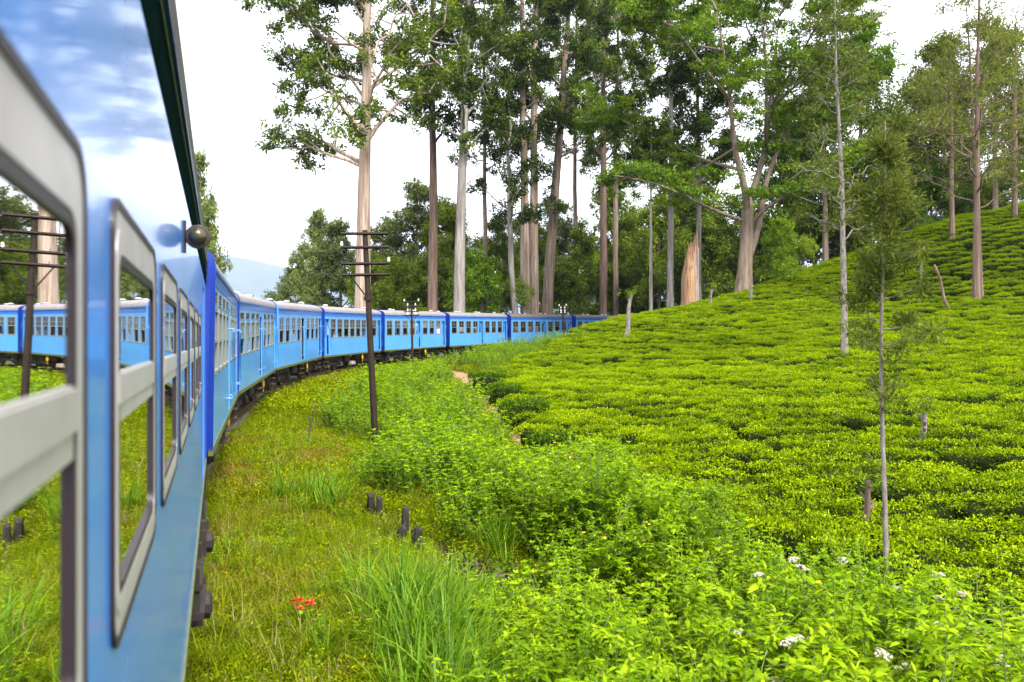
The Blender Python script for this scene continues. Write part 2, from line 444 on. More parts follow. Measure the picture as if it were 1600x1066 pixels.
l(mxc.outputs['Result'], p_.inputs['Base Color']); p_.inputs['Roughness'].default_value = 1.0; p_.inputs['Specular IOR Level'].default_value = .03
bp = n('ShaderNodeBump'); bp.inputs['Strength'].default_value = .7; bp.inputs['Distance'].default_value = .06
l(nz2.outputs[0], bp.inputs['Height']); l(bp.outputs[0], p_.inputs['Normal']); l(p_.outputs[0], o_.inputs[0])
tag(link('ground', me, m), kind='structure')

# ballast bed and rails under the train
def ribbon(prof, name, mat):
    """sweep a closed cross-section (q right of centre, dz) along the track"""
    k = len(prof); vs = []
    for (x, y, z, h) in track:
        for q, dz in prof: vs.append((x + math.cos(h) * q, y + math.sin(h) * q, z + dz))
    fs = [(i*k+j, (i+1)*k+j, (i+1)*k+(j+1) % k, i*k+(j+1) % k) for i in range(len(track)-1) for j in range(k)]
    fs += [tuple(range(k)), tuple((len(track)-1)*k+j for j in range(k))[::-1]]
    mb = MB(); mb.add(vs, fs)
    return tag(link(name, mb.mesh(name), mat), kind='structure')
ribbon([(-1.75, -.55), (-1.3, -.17), (.98, -.17), (1.25, -.55)], 'ballast_bed', M['ballast'])
for q in (-.838, .838):
    ribbon([(q-.06, -.16), (q-.06, -.145), (q-.01, -.13), (q-.01, -.04), (q-.035, -.03), (q-.035, 0), (q+.035, 0), (q+.035, -.03), (q+.01, -.04), (q+.01, -.13), (q+.06, -.145), (q+.06, -.16)], 'rail', M['rail'])

# distant ridge
vs = []; k = 60
for i in range(k + 1):
    a = -1.1 + 1.6 * i / k
    r_ = 8200
    hgt = 690 + 95 * math.sin(a * 5 + 3.4) + 70 * math.sin(a * 13 + .4) + 30 * math.sin(a * 31)
    for (rr, zz) in ((r_ - 3000, -30), (r_ - 1600, hgt * .35), (r_ - 500, hgt * .85), (r_, hgt), (r_ + 800, hgt * .5)):
        vs.append((math.sin(a) * rr, math.cos(a) * rr, zz - 20))
fs = [(i*5+j, (i+1)*5+j, (i+1)*5+j+1, i*5+j+1) for i in range(k) for j in range(4)]
mb = MB(); mb.add(vs, fs)
M['hill'] = paint('far_forest', (.05, .085, .045), .95, noise=.4, nscale=.006)
tag(link('hill', mb.mesh('hill', True), M['hill']), kind='structure')

# ------------------------------------------------------------------ carriages
CW = 2.8                 # body width
ZS, ZW, ZT = 1.0, 3.26, 3.5     # skirt, top of light blue side, gutter
def wall_mesh(name, y0, y1, z0, z1, ops, x=0.0, th=.05):
    ys = sorted({y0, y1, *[o[0] for o in ops], *[o[1] for o in ops]})
    zs = sorted({z0, z1, *[o[2] for o in ops], *[o[3] for o in ops]})
    vid = {}; V = []; F = []
    def v(xx, yy, zz):
        k = (round(xx, 4), round(yy, 4), round(zz, 4))
        if k not in vid: vid[k] = len(V); V.append(k)
        return vid[k]
    def hole(i, j):
        if i < 0 or j < 0 or i >= len(ys) - 1 or j >= len(zs) - 1: return True
        cy_, cz = (ys[i] + ys[i+1]) / 2, (zs[j] + zs[j+1]) / 2
        return any(o[0] < cy_ < o[1] and o[2] < cz < o[3] for o in ops)
    xb = x - th
    for i in range(len(ys) - 1):
        for j in range(len(zs) - 1):
            if hole(i, j): continue
            a, b, c, d = ys[i], ys[i+1], zs[j], zs[j+1]
            F.append((v(x,a,c), v(x,b,c), v(x,b,d), v(x,a,d))); F.append((v(xb,a,d), v(xb,b,d), v(xb,b,c), v(xb,a,c)))
            if hole(i-1, j): F.append((v(x,a,c), v(x,a,d), v(xb,a,d), v(xb,a,c)))
            if hole(i+1, j): F.append((v(x,b,d), v(x,b,c), v(xb,b,c), v(xb,b,d)))
            if hole(i, j-1): F.append((v(x,b,c), v(x,a,c), v(xb,a,c), v(xb,b,c)))
            if hole(i, j+1): F.append((v(x,a,d), v(x,b,d), v(xb,b,d), v(xb,a,d)))
    me = bpy.data.meshes.new(name); me.from_pydata(V, [], F); me.update()
    return me

def roof_profile(n_=18, over=.03, crown=.37, x0=0.0):
    pts = []
    for k in range(n_ + 1):
        a = math.pi * k / n_
        c = math.cos(a); s_ = math.sin(a)
        pts.append((-CW/2 + (CW/2 + over) * math.copysign(abs(c) ** .75, c), ZT + crown * s_ ** .8))
    return pts
def roof_mesh(y0, y1):
    pr = roof_profile(); k = len(pr); ins = [(x * .985 - .02, z - .04) for x, z in pr]
    vs = [(x, y0, z) for x, z in pr] + [(x, y1, z) for x, z in pr] + [(x, y0, z) for x, z in ins] + [(x, y1, z) for x, z in ins]
    fs = [(i, i+1, k+i+1, k+i) for i in range(k-1)] + [(2*k+i, 3*k+i, 3*k+i+1, 2*k+i+1) for i in range(k-1)]
    fs += [(i, 2*k+i, 2*k+i+1, i+1) for i in range(k-1)] + [(k+i, k+i+1, 3*k+i+1, 3*k+i) for i in range(k-1)]
    fs += [(0, k, 3*k, 2*k), (k-1, 3*k-1, 4*k-1, 2*k-1)]
    mb = MB(); mb.add(vs, fs); return mb.mesh('roof', True, 35)
def end_mesh(y0, y1, grow=.018):
    pr = [(.012, ZS - .03)] + [(x + (grow if x > -CW/2 else -grow), z + grow) for x, z in roof_profile()] + [(-CW - .012, ZS - .03)]
    k = len(pr)
    vs = [(x, y0, z) for x, z in pr] + [(x, y1, z) for x, z in pr]
    fs = [tuple(range(k)), tuple(range(2*k-1, k-1, -1))] + [(i, k+i, k+(i+1) % k, (i+1) % k) for i in range(k)]
    mb = MB(); mb.add(vs, fs); return mb.mesh('end_wall')

def rrect(y0, y1, z0, z1, r, n_=6):
    pts = []
    for cy_, cz, a0 in ((y1-r, z1-r, 0), (y0+r, z1-r, 90), (y0+r, z0+r, 180), (y1-r, z0+r, 270)):
        for k in range(n_ + 1):
            a = R(a0 + 90 * k / n_); pts.append((cy_ + r*math.cos(a), cz + r*math.sin(a)))
    return pts
def ring(mb, outer, inner, x0, x1):
    """flat ring between two outlines, from depth x0 (back) to x1 (front)"""
    k = len(outer)
    vs = [(x1, *p) for p in outer] + [(x1, *p) for p in inner] + [(x0, *p) for p in outer] + [(x0, *p) for p in inner]
    fs = []
    for i in range(k):
        j = (i + 1) % k
        fs += [(i, k+i, k+j, j)[::-1], (2*k+i, 2*k+j, 3*k+j, 3*k+i)[::-1], (i, j, 2*k+j, 2*k+i), (k+i, 3*k+i, 3*k+j, k+j)]
    mb.add(vs, fs); return mb
def sheet(y0, y1, z0, z1, x, r=.02, th=.006):
    o = rrect(y0, y1, z0, z1, r, 4); k = len(o)
    mb = MB(); mb.add([(x, *p) for p in o] + [(x - th, *p) for p in o], [tuple(range(k))[::-1], tuple(range(k, 2*k))] + [(i, (i+1) % k, k+(i+1) % k, k+i) for i in range(k)])
    return mb.mesh('pane')

_cache = {}
def cached(key, fn):
    if key not in _cache: _cache[key] = fn()
    return _cache[key]

WIN_W = .84
LAY = {'A': dict(win=[.8, 2.0, 3.2, 4.4, 6.6, 7.8, 9.0], doors=[(5.08, 5.76), (9.72, 10.34)], louvre=True),
       'B': dict(win=[.8, 2.0, 3.2, 4.4, 6.6, 7.8, 9.0], doors=[(5.08, 5.76), (9.72, 10.34)], louvre=False),
       'C': dict(win=[1.42 + 1.08 * k for k in range(8)], doors=[(.18, .82), (9.72, 10.34)], louvre=False)}
DZ0, DZ1 = 1.06, 3.08

def m_frame(kind):
    mb = MB(); h = WIN_W / 2
    if kind == 'A':
        z0, z1, zm = 2.0, 2.92, 2.46
    else:
        z0, z1, zm = 2.02, 3.10, 2.56
    ring(mb, rrect(-h-.03, h+.03, z0-.03, z1+.03, .05), rrect(-h+.035, h-.035, z0+.03, z1-.035, .03), -.03, .014)
    mb.box((-.022, -h+.03, zm-.022), (.010, h-.03, zm+.022))
    mb.box((-.020, -.012, zm+.02), (.004, .012, z1-.03))
    if kind != 'A': mb.box((-.021, -h+.03, zm+.24), (.006, h-.03, zm+.265))
    return mb.mesh('window')
def m_louvre():
    mb = MB(); h = WIN_W / 2
    ring(mb, rrect(-h, h, 2.985, 3.20, .02), rrect(-h+.03, h-.03, 3.01, 3.175, .01), -.02, .01)
    for k in range(4):
        z = 3.022 + k * .04
        mb.box((-.03, -h+.03, z), (.004, h-.03, z+.010))
    return mb.mesh('louvre')
def m_door(w_):
    mb = MB(); x = -.13
    # leaf with a window opening: stiles and rails
    mb.box((x-.03, .02, DZ0+.02), (x, .12, DZ1-.02)); mb.box((x-.03, w_-.12, DZ0+.02), (x, w_-.02, DZ1-.02))
    mb.box((x-.028, .12, DZ0+.02), (x-.002, w_-.12, 2.05)); mb.box((x-.028, .12, 2.85), (x-.002, w_-.12, DZ1-.02))
    return mb.mesh('door')
def m_ladder(w_):
    mb = MB()
    for y in (.04, w_-.07): mb.box((-.12, y, .38), (-.09, y+.03, .97))
    for z in (.40, .62, .84): mb.box((-.26, .0, z), (.005, w_, z+.03))
    return mb.mesh('step_ladder')
def m_rail(side):
    mb = MB()
    mb.tube([(0.0, 0, 1.30), (.075, 0, 1.30), (.085, 0, 1.36), (.085, 0, 2.62), (.075, 0, 2.68), (0, 0, 2.68)], .016, 6)
    return mb.mesh('handrail', True)
def m_wheelset():
    mb = MB(); Mx = Matrix.Translation((-CW/2, 0, .46)) @ Matrix.Rotation(R(90), 4, 'Y')
    mb.lathe([(.07, -1.05), (.07, -.91), (.12, -.90), (.30, -.87), (.40, -.90), (.455, -.90), (.455, -.79), (.48, -.77), (.48, -.74), (.40, -.75), (.12, -.80), (.07, -.80),
              (.07, .80), (.12, .80), (.40, .75), (.48, .74), (.48, .77), (.455, .79), (.455, .90), (.40, .90), (.30, .87), (.12, .90), (.07, .91), (.07, 1.05)], Mx, 20)
    return mb.mesh('wheelset', True)
def m_bogie():
    mb = MB()
    for x in (-.38, -CW + .24):
        # side frame dipping between the axles, with horn guides
        mb.box((x, -1.45, .66), (x+.12, 1.45, .80)); mb.box((x+.01, -.62, .38), (x+.11, .62, .52))
        for s_ in (-1, 1):
            Mr = Matrix.Translation((x+.06, s_*.74, .59)) @ Matrix.Rotation(s_*R(38), 4, 'X')
            mb.box((-.05, -.05, -.20), (.05, .05, .20), Mr)
            for q in (-.19, .19): mb.box((x+.012, s_*1.0+q-.035, .28), (x+.1, s_*1.0+q+.035, .70))
        for y in (-.3, 0, .3):
            for k in range(5): mb.cyl((x+.06, y, .53+k*.026), (x+.06, y, .545+k*.026), .085, 10)
    mb.box((-CW+.3, -.2, .48), (-.3, .2, .64))
    return mb.mesh('bogie')
def m_axlebox():
    mb = MB(); mb.box((-.30, -.13, .34), (-.20, .13, .60)); mb.lathe([(.11, 0), (.11, .05), (.05, .07)], Matrix.Translation((-.2, 0, .46)) @ Matrix.Rotation(R(90), 4, 'Y'), 10)
    mb.cyl((-.25, 0, .59), (-.25, 0, .68), .07, 8)
    return mb.mesh('axle_box')
def m_equip():
    mb = MB(); mb.box((-.75, -.75, .52), (-.15, .15, .93)); mb.box((-.155, -.68, .58), (-.14, -.32, .88)); mb.box((-.155, -.26, .58), (-.14, .1, .88))
    for y in (-.6, 0): mb.box((-.5, y, .93), (-.4, y+.06, 1.0))
    return mb.mesh('equipment_box')
def m_tank():
    mb = MB(); Mx = Matrix.Rotation(R(-90), 4, 'X')
    mb.lathe([(.03, -.02), (.14, 0), (.18, .05), (.18, .85), (.14, .9), (.03, .92)], Matrix.Translation((-.5, 0, .72)) @ Mx, 12)
    for y in (.2, .7): mb.box((-.53, y, .86), (-.47, y+.04, 1.0))
    return mb.mesh('air_tank', True)
def m_vent():
    mb = MB(); mb.lathe([(.08, -.02), (.07, .05), (.14, .06), (.165, .09), (.12, .13), (.04, .15)], Matrix.Translation((0, 0, 0)), 12)
    return mb.mesh('roof_vent', True)
def m_buffer(sgn):
    mb = MB(); Mx = Matrix.Translation((0, 0, 1.06)) @ Matrix.Rotation(R(-90 * sgn), 4, 'X')
    mb.lathe([(.10, 0), (.10, .12), (.06, .13), (.06, .24), (.20, .25), (.21, .27), (.12, .30)], Mx, 14)
    return mb.mesh('buffer', True)
def m_seat():
    mb = MB(); mb.add([(x, y, z) for x in (0, 1.0) for y, z in ((.16, 1.42), (.16, 1.54), (.42, 1.56), (.44, 2.15), (.54, 2.15), (.56, 1.56), (.84, 1.54), (.84, 1.42), (.56, 1.40), (.54, 1.08), (.46, 1.08), (.44, 1.40))],
        [tuple(range(12)), tuple(range(23, 11, -1))] + [(i, 12+i, 12+(i+1) % 12, (i+1) % 12) for i in range(12)])
    return mb.mesh('seat')
def m_person(lean):
    """seated figure turned towards the window, grown as one skin"""
    pts = [(0,0,0,.15,.13),(0,0,.22,.16,.12),(0.02,0,.42,.18,.12),(.03,0,.52,.07,.065),(.05,0,.60,.055,.06),(.07,0,.70,.085,.10),(.07,0,.79,.07,.085),
           (.03,.19,.45,.06,.06),(.12,.24,.20,.045,.045),(.30,.16,.16,.035,.035),(.36,.13,.16,.04,.02),
           (.03,-.19,.45,.06,.06),(.10,-.25,.20,.045,.045),(.26,-.20,.12,.035,.035),(.32,-.18,.12,.04,.02),
           (.30,.10,-.02,.09,.09),(.42,.10,-.32,.06,.06),(.30,-.10,-.02,.09,.09),(.42,-.10,-.32,.06,.06)]
    ed = [(0,1),(1,2),(2,3),(3,4),(4,5),(5,6),(2,7),(7,8),(8,9),(9,10),(2,11),(11,12),(12,13),(13,14),(0,15),(15,16),(0,17),(17,18)]
    me = bpy.data.meshes.new('person_body'); me.from_pydata([p[:3] for p in pts], ed, [])
    o = bpy.data.objects.new('tmp_person', me); col.objects.link(o)
    o.modifiers.new('s', 'SKIN')
    for v_, p in zip(me.skin_vertices[0].data, pts): v_.radius = p[3:5]
    me.skin_vertices[0].data[0].use_root = True
    o.modifiers.new('d', 'SUBSURF').levels = 1
    dg = bpy.context.evaluated_depsgraph_get()
    me2 = bpy.data.meshes.new_from_object(o.evaluated_get(dg))
    bpy.data.objects.remove(o)
    me2.polygons.foreach_set('use_smooth', [True]*len(me2.polygons))
    co = np.zeros(len(me2.vertices)*3); me2.vertices.foreach_get('co', co); co = co.reshape(-1, 3)
    mi = []
    for p in me2.polygons:
        c = co[list(p.vertices)].mean(0)
        mi.append(1 if c[2] > .55 or (c[0] > .2 and c[2] > .05) else (2 if c[2] < .05 else 0))
        if c[2] > .68 and (c[0] < .06 or c[2] > .80): mi[-1] = 3
    me2.polygons.foreach_set('material_index', mi)
    return me2

def carriage(p, h, z0, z1, kind, label, roofmat, sash, near_end='navy'):
    pitch = math.atan2(z1 - z0, LC)
    root = empty('railway_carriage', (p[0], p[1], z0), (pitch, 0, h))
    tag(root, label, 'carriage', 'carriages of the blue train')
    lay = LAY[kind]; hw = WIN_W / 2
    def mk():
        ops = []
        for y in lay['win']:
            if lay['louvre']:
                ops += [(y-hw, y+hw, 2.0, 2.92), (y-hw+.02, y+hw-.02, 3.0, 3.185)]
            else: ops.append((y-hw, y+hw, 2.02, 3.10))
        ops += [(a, b, DZ0, DZ1) for a, b in lay['doors']]
        return wall_mesh('side_wall', .06, LC-.06, ZS, ZW, ops)
    link('side_wall', cached('w' + kind, mk), M['blue'], root)
    def mk2():
        ops = [(y-hw, y+hw, 2.02, 2.95) for y in lay['win']]
        return wall_mesh('far_side_wall', .06, LC-.06, ZS, ZW, ops, x=-CW+.05)
    link('far_side_wall', cached('v' + kind, mk2), M['blue'], root)
    def bandm():
        mb = MB(); mb.box((-.06, .06, ZW), (.010, LC-.06, ZT-.004)); mb.box((-CW-.01, .06, ZW), (-CW+.06, LC-.06, ZT-.004)); mb.box((.010, .06, ZT-.05), (.04, LC-.06, ZT-.006))
        return mb.mesh('cantrail')
    link('cantrail', cached('band', bandm), M['band'], root)
    def skm():
        mb = MB(); mb.box((-.05, .0, ZS-.10), (.012, LC, ZS)); mb.box((-CW-.012, 0, ZS-.10), (-CW+.05, LC, ZS)); return mb.mesh('skirt')
    link('skirt', cached('skirt', skm), M['olive'], root)
    def flm():
        mb = MB(); mb.box((-CW+.06, .07, ZS+.02), (-.07, LC-.07, ZS+.08)); mb.box((-CW+.3, .3, ZS-.16), (-.3, LC-.3, ZS+.015)); return mb.mesh('floor')
    link('floor', cached('floor', flm), M['inside'], root)
    # seats: bench backs across the carriage
    for y in lay['win']:
        if any(a - .3 < y + .5 < b + .3 for a, b in lay['doors']): continue
        st = link('seat', cached('seat', m_seat), M['inside'], root); st.location = (-1.25, y, 0)
    ro = link('roof', cached('roof', lambda: roof_mesh(.055, LC-.055)), None, root)
    if not ro.data.materials: ro.data.materials.append(M['roof_light'])
    ro.material_slots[0].link = 'OBJECT'; ro.material_slots[0].material = roofmat
    for (a, b, mm) in ((0, .055, near_end), (LC-.055, LC, 'navy')):
        e_ = link('end_wall', cached('end%.2f' % a, lambda: end_mesh(a, b)), M['navy'], root)
        e_.material_slots[0].link = 'OBJECT'; e_.material_slots[0].material = M[mm]
    def gw(a, b):
        mb = MB()
        for k in range(4):
            y0_ = a + (b-a)*k/4; mb.box((-1.95, y0_, 1.02), (-.85, y0_+(b-a)/4*.55, 3.12)); mb.box((-1.90, y0_+(b-a)/4*.55, 1.06), (-.90, y0_+(b-a)/4, 3.08))
        return mb.mesh('gangway')
    link('gangway', cached('gw0', lambda: gw(-.30, 0)), M['gasket'], root); link('gangway', cached('gw1', lambda: gw(LC, LC+.30)), M['gasket'], root)
    # windows
    for i, y in enumerate(lay['win']):
        f_ = link('window', cached('f' + kind, lambda: m_frame(kind)), M['cream'], root); f_.location = (0, y, 0)
        zz = (2.0, 2.46, 2.92) if kind == 'A' else (2.02, 2.56, 3.10)
        u = link('pane', cached('pu' + kind, lambda: sheet(-hw+.03, hw-.03, zz[1]+.01, zz[2]-.03, -.008)), M['glass_shade'], f_)
        if sash[i % len(sash)]:
            link('pane', cached('pl' + kind, lambda: sheet(-hw+.03, hw-.03, zz[0]+.025, zz[1]-.01, -.012)), M['glass'], f_)
        if lay['louvre']:
            lv = link('louvre', cached('lv', m_louvre), M['cream'], root); lv.location = (0, y, 0)
    for j, (a, b) in enumerate(lay['doors']):
        d_ = link('door', cached('door%.2f' % (b-a), lambda: m_door(b-a)), M['blue'], root); d_.location = (0, a, 0)
        link('pane', cached('dp%.2f' % (b-a), lambda: sheet(.12, b-a-.12, 2.05, 2.85, -.14)), M['glass'], d_)
        for yy in (-.06, b-a+.06):
            if a + yy > LC - .05: continue
            hr = link('handrail', cached('hr', lambda: m_rail(1)), M['blue'], d_); hr.location = (0, yy, 0)
        ld = link('step_ladder', cached('ld', lambda: m_ladder(.62)), M['rust'], root); ld.location = (0, a, 0)
    for y in (2.0, 8.5):
        bg = link('bogie', cached('bogie', m_bogie), M['dark'], root); bg.location = (0, y, 0)
        for s_ in (-1, 1):
            ws = link('wheelset', cached('ws', m_wheelset), M['rust'], bg); ws.location = (0, s_*1.0, 0)
            ab = link('axle_box', cached('ab', m_axlebox), M['dark'], bg); ab.location = (0, s_*1.0, 0)
    eq = link('equipment_box', cached('eq', m_equip), M['dark'], root); eq.location = (0, 4.5, 0)
    tk = link('air_tank', cached('tk', m_tank), M['dark'], root); tk.location = (.1, 5.95, 0)
    def ym():
        mb = MB(); mb.lathe([(.05, 0), (.15, .01), (.15, .04), (.06, .06)], Matrix.Translation((-.10, 0, .68)) @ Matrix.Rotation(R(90), 4, 'Y'), 14); mb.box((-.09, -.03, .4), (-.07, .03, 1.0)); return mb.mesh('brake_indicator')
    yd = link('brake_indicator', cached('yd', ym), M['yellow'], root); yd.location = (0, 6.75, 0)
    for k in range(6):
        v_ = link('roof_vent', cached('vent', m_vent), M['vent'], root); v_.location = (-CW/2 + (.45 if k % 2 else -.25), .9 + k * 1.75, ZT + .335)
    for x in (-.5, -CW+.5):
        bf = link('buffer', cached('bf0', lambda: m_buffer(-1)), M['dark'], root); bf.location = (x, 0, 0)
        bf = link('buffer', cached('bf1', lambda: m_buffer(1)), M['dark'], root); bf.location = (x, LC, 0)
    return root

KIND = ['A', 'A', 'B', 'C', 'B', 'B', 'B', 'B']
CLAB = ['blue carriage with louvred windows coupled straight ahead of the nearest carriage',
        'second louvred blue carriage ahead of the nearest one, with passengers at its windows',
        'light blue carriage where the train starts to bend, left of the near telegraph pole',
        'light blue carriage with eight windows between end doors, crossed by the near telegraph pole',
        'light blue carriage crossed by the thin middle telegraph pole',
        'light blue pale-roofed carriage just left of the two brown-roofed ones',
        'light blue carriage with a brown-grey roof partly behind the tea slope',
        'farthest carriage, brown roof and blue side almost hidden behind the tea slope']
SASH = [(0, 0, 1, 0), (0, 1, 0, 0, 0), (0, 0, 1, 0, 0), (1, 1, 0, 0, 0), (1, 0, 0), (0, 0, 1), (0, 1, 0), (1,)]
cars = []
for i, (p, h, z0, z1) in enumerate(chain):
    cars.append(carriage(p, h, z0, z1, KIND[i], CLAB[i], M['roof_brown'] if i in (6, 7) else M['roof_light'], SASH[i], 'blue' if i == 2 else 'navy'))

# passengers at open windows
skin_m = paint('skin', (.22, .11, .06), .55, noise=.08); hair_m = paint('black_hair', (.01, .008, .007), .5); trouser_m = paint('dark_trousers', (.03, .03, .045), .8)
PEOPLE = [(0, 2, (.75, .75, .72), 'person in a white shirt at a window of the first louvred carriage'),
          (0, 5, (.30, .05, .05), 'person in a dark red shirt at the rear half of the first louvred carriage'),
          (1, 1, (.78, .77, .74), 'person in a white shirt at the second window of the second louvred carriage'),
          (1, 3, (.08, .14, .10), 'person in a dark green shirt at a window of the second louvred carriage'),
          (1, 5, (.55, .10, .10), 'person in a red shirt at a window of the second louvred carriage'),
          (2, 0, (.35, .32, .28), 'person in a beige shirt at the first window where the train starts to bend'),
          (2, 3, (.06, .07, .16), 'person in a navy shirt beside the middle door where the train starts to bend'),
          (3, 3, (.60, .58, .55), 'person in a pale shirt in the eight-window carriage behind the near telegraph pole'),
          (4, 4, (.65, .62, .60), 'person in a pale shirt in the carriage crossed by the thin pole'),
          (5, 5, (.45, .08, .10), 'person in a red shirt in the carriage left of the brown-roofed ones'),
          (6, 0, (.10, .10, .12), 'person in a dark shirt at the first window of the brown-roofed carriage')]
pm = None
for ci, wi, c, lab in PEOPLE:
    root = cars[ci]
    Mx = Matrix.Translation(root.location) @ root.rotation_euler.to_matrix().to_4x4()
    y = LAY[KIND[ci]]['win'][wi]
    me_p = pm if pm else m_person(0)
    pm = me_p
    o = bpy.data.objects.new('person', me_p); col.objects.link(o)
    if not me_p.materials:
        for mm in (trouser_m, skin_m, trouser_m, hair_m): me_p.materials.append(mm)
    o.material_slots[0].link = 'OBJECT'; o.material_slots[0].material = paint('shirt', c, .8, noise=.1)
    o.matrix_world = Mx @ Matrix.Translation((-.66, y + .05, 1.66)) @ Matrix.Rotation(R(random.uniform(-8, 35)), 4, 'Z')
    tag(o, lab, 'person', 'passengers at the open windows')

# ------------------------------------------------------------------ nearest carriage (camera leans out of it)
Y0N, Y1N = -4.2, 10.6
near = empty('railway_carriage', (n0[0]*D0, n0[1]*D0, 0), (0, 0, A0))
tag(near, 'nearest carriage, glossy blue with big silver-framed windows filling the left edge', 'carriage', 'carriages of the blue train')
cz = CAMZ
NW0, NWW, NWP = 1.275, .83, 1.08
wins = [NW0 + NWP * k for k in range(-5, 6)]
WZ0, WZ1 = cz - .475, cz + .222
ops = [(a + .06, a + NWW - .06, WZ0 + .06, WZ1 - .06) for a in wins] + [(8.55, 9.35, DZ0, DZ1)]
link('side_wall', wall_mesh('side_wall', Y0N, Y1N, ZS, cz + .70, ops, th=.06), M['blue_near'], near)
link('far_side_wall', wall_mesh('far_side_wall', Y0N, Y1N, ZS, cz + .70, [(a+.1, a+NWW-.1, WZ0+.06, WZ1-.06) for a in wins], x=-CW+.06, th=.06), M['blue_near'], near)
mb = MB()
pr = [(-.06, .70), (.001, .70), (.004, .73), (.012, .97), (-.06, .97)]
mb.add([(x, Y0N, cz+z) for x, z in pr] + [(x, Y1N, cz+z) for x, z in pr], [(0,1,2,3,4), (9,8,7,6,5)] + [(i, 5+i, 5+(i+1) % 5, (i+1) % 5) for i in range(5)])
link('gutter_cove', mb.mesh('gutter_cove'), paint('gutter_painted_shade', (.004, .012, .010), .9, noise=.2, spec=0), near)  # shade of the gutter's underside is put into this matte near-black colour
mb = MB(); mb.box((-.06, Y0N, cz+.973), (.016, Y1N, cz+1.03)); link('cantrail', mb.mesh('cantrail'), M['navy'], near)
mb = MB(); mb.tube([(.012, Y0N, cz+.86), (.012, Y1N, cz+.86)], .006, 6); link('drip_strip', mb.mesh('drip_strip', True), paint('drip_green', (.03, .06, .03), .5, spec=.2), near)
mb = MB(); mb.box((-.06, Y0N, ZS-.055), (.010, Y1N, ZS+.0)); link('skirt', mb.mesh('skirt'), M['olive'], near)
r_ = roof_mesh(Y0N, Y1N)
for v_ in r_.vertices: v_.co.z += cz + 1.03 - ZT + .002; 
link('roof', r_, M['roof_light'], near)
mb = MB(); mb.box((-CW+.08, Y0N+.02, ZS+.02), (-.08, Y1N-.02, ZS+.08)); mb.box((-CW+.3, Y0N+.3, ZS-.2), (-.3, Y1N-.3, ZS+.015)); link('floor', mb.mesh('floor'), M['inside'], near)
for y_ in (Y0N, Y1N-.055): link('end_wall', end_mesh(y_ - .002, y_ + .053, .03), M['navy'], near)
for a in wins:
    st = link('seat', cached('seat', m_seat), M['inside'], near); st.location = (-1.25, a - .6, 0)
# big framed windows
def m_nframe():
    mb = MB()
    o1 = rrect(.012, NWW-.012, WZ0+.012, WZ1-.012, .055, 8); i1 = rrect(.064, NWW-.064, WZ0+.070, WZ1-.085, .045, 8)
    ring(mb, o1, i1, -.02, .0035)
    o2 = rrect(.038, NWW-.038, WZ0+.042, WZ1-.045, .05, 8); i2 = rrect(.062, NWW-.062, WZ0+.068, WZ1-.083, .045, 8)
    ring(mb, o2, i2, -.01, .0055)
    return mb.mesh('window', True, 30)
def m_ngask():
    mb = MB()
    ring(mb, rrect(0, NWW, WZ0, WZ1, .062, 8), rrect(.014, NWW-.014, WZ0+.014, WZ1-.014, .052, 8), -.02, .006)
    ring(mb, rrect(.0635, NWW-.0635, WZ0+.0695, WZ1-.0845, .045, 8), rrect(.080, NWW-.080, WZ0+.084, WZ1-.100, .035, 8), -.02, .0048)
    return mb.mesh('gasket', True, 30)
def m_nrail():
    mb = MB()
    mb.box((-.02, .066, cz-.128), (.0038, NWW-.066, cz-.048)); mb.box((.0038, .066, cz-.098), (.0068, NWW-.066, cz-.052))
    return mb.mesh('middle_rail')
fr_, gk_, ml_ = m_nframe(), m_ngask(), m_nrail()
pu_ = sheet(.075, NWW-.075, cz-.05, WZ1-.095, .0005, .03); pl_ = sheet(.075, NWW-.075, WZ0+.08, cz-.125, -.002, .03)
for a in wins:
    f_ = link('window', fr_, M['steel'], near); f_.location = (0, a, 0)
    link('gasket', gk_, M['gasket'], f_); link('middle_rail', ml_, M['steel'], f_); link('pane', pu_, M['glass_near'], f_); link('pane', pl_, M['glass_near'], f_)
d_ = link('door', m_door(.8), M['blue_near'], near); d_.location = (0, 8.55, 0)
link('pane', sheet(.12, .68, 2.05, 2.85, -.14), M['glass'], d_)
# round tail lamp on a bracket
lampo = empty('side_lamp', (0, 3.86, cz + .482)); lampo.parent = near
mb = MB(); mb.box((0, -.012, -.075), (.012, .012, .075)); mb.box((.012, -.01, -.02), (.05, .01, .02)); link('bracket', mb.mesh('bracket'), M['brown_ring'], lampo)
mb = MB(); Mx = Matrix.Translation((.062, -.05, 0)) @ Matrix.Rotation(R(-90), 4, 'X')
mb.lathe([(.012, -.012), (.028, -.006), (.038, .008), (.042, .028), (.042, .07), (.03, .09)], Mx, 24); link('housing', mb.mesh('housing', True, 50), M['chrome'], lampo)
mb = MB(); mb.lathe([(.042, .016), (.053, .018), (.056, .028), (.053, .05), (.042, .052)], Mx, 24); link('rim', mb.mesh('rim', True, 50), M['brown_ring'], lampo)
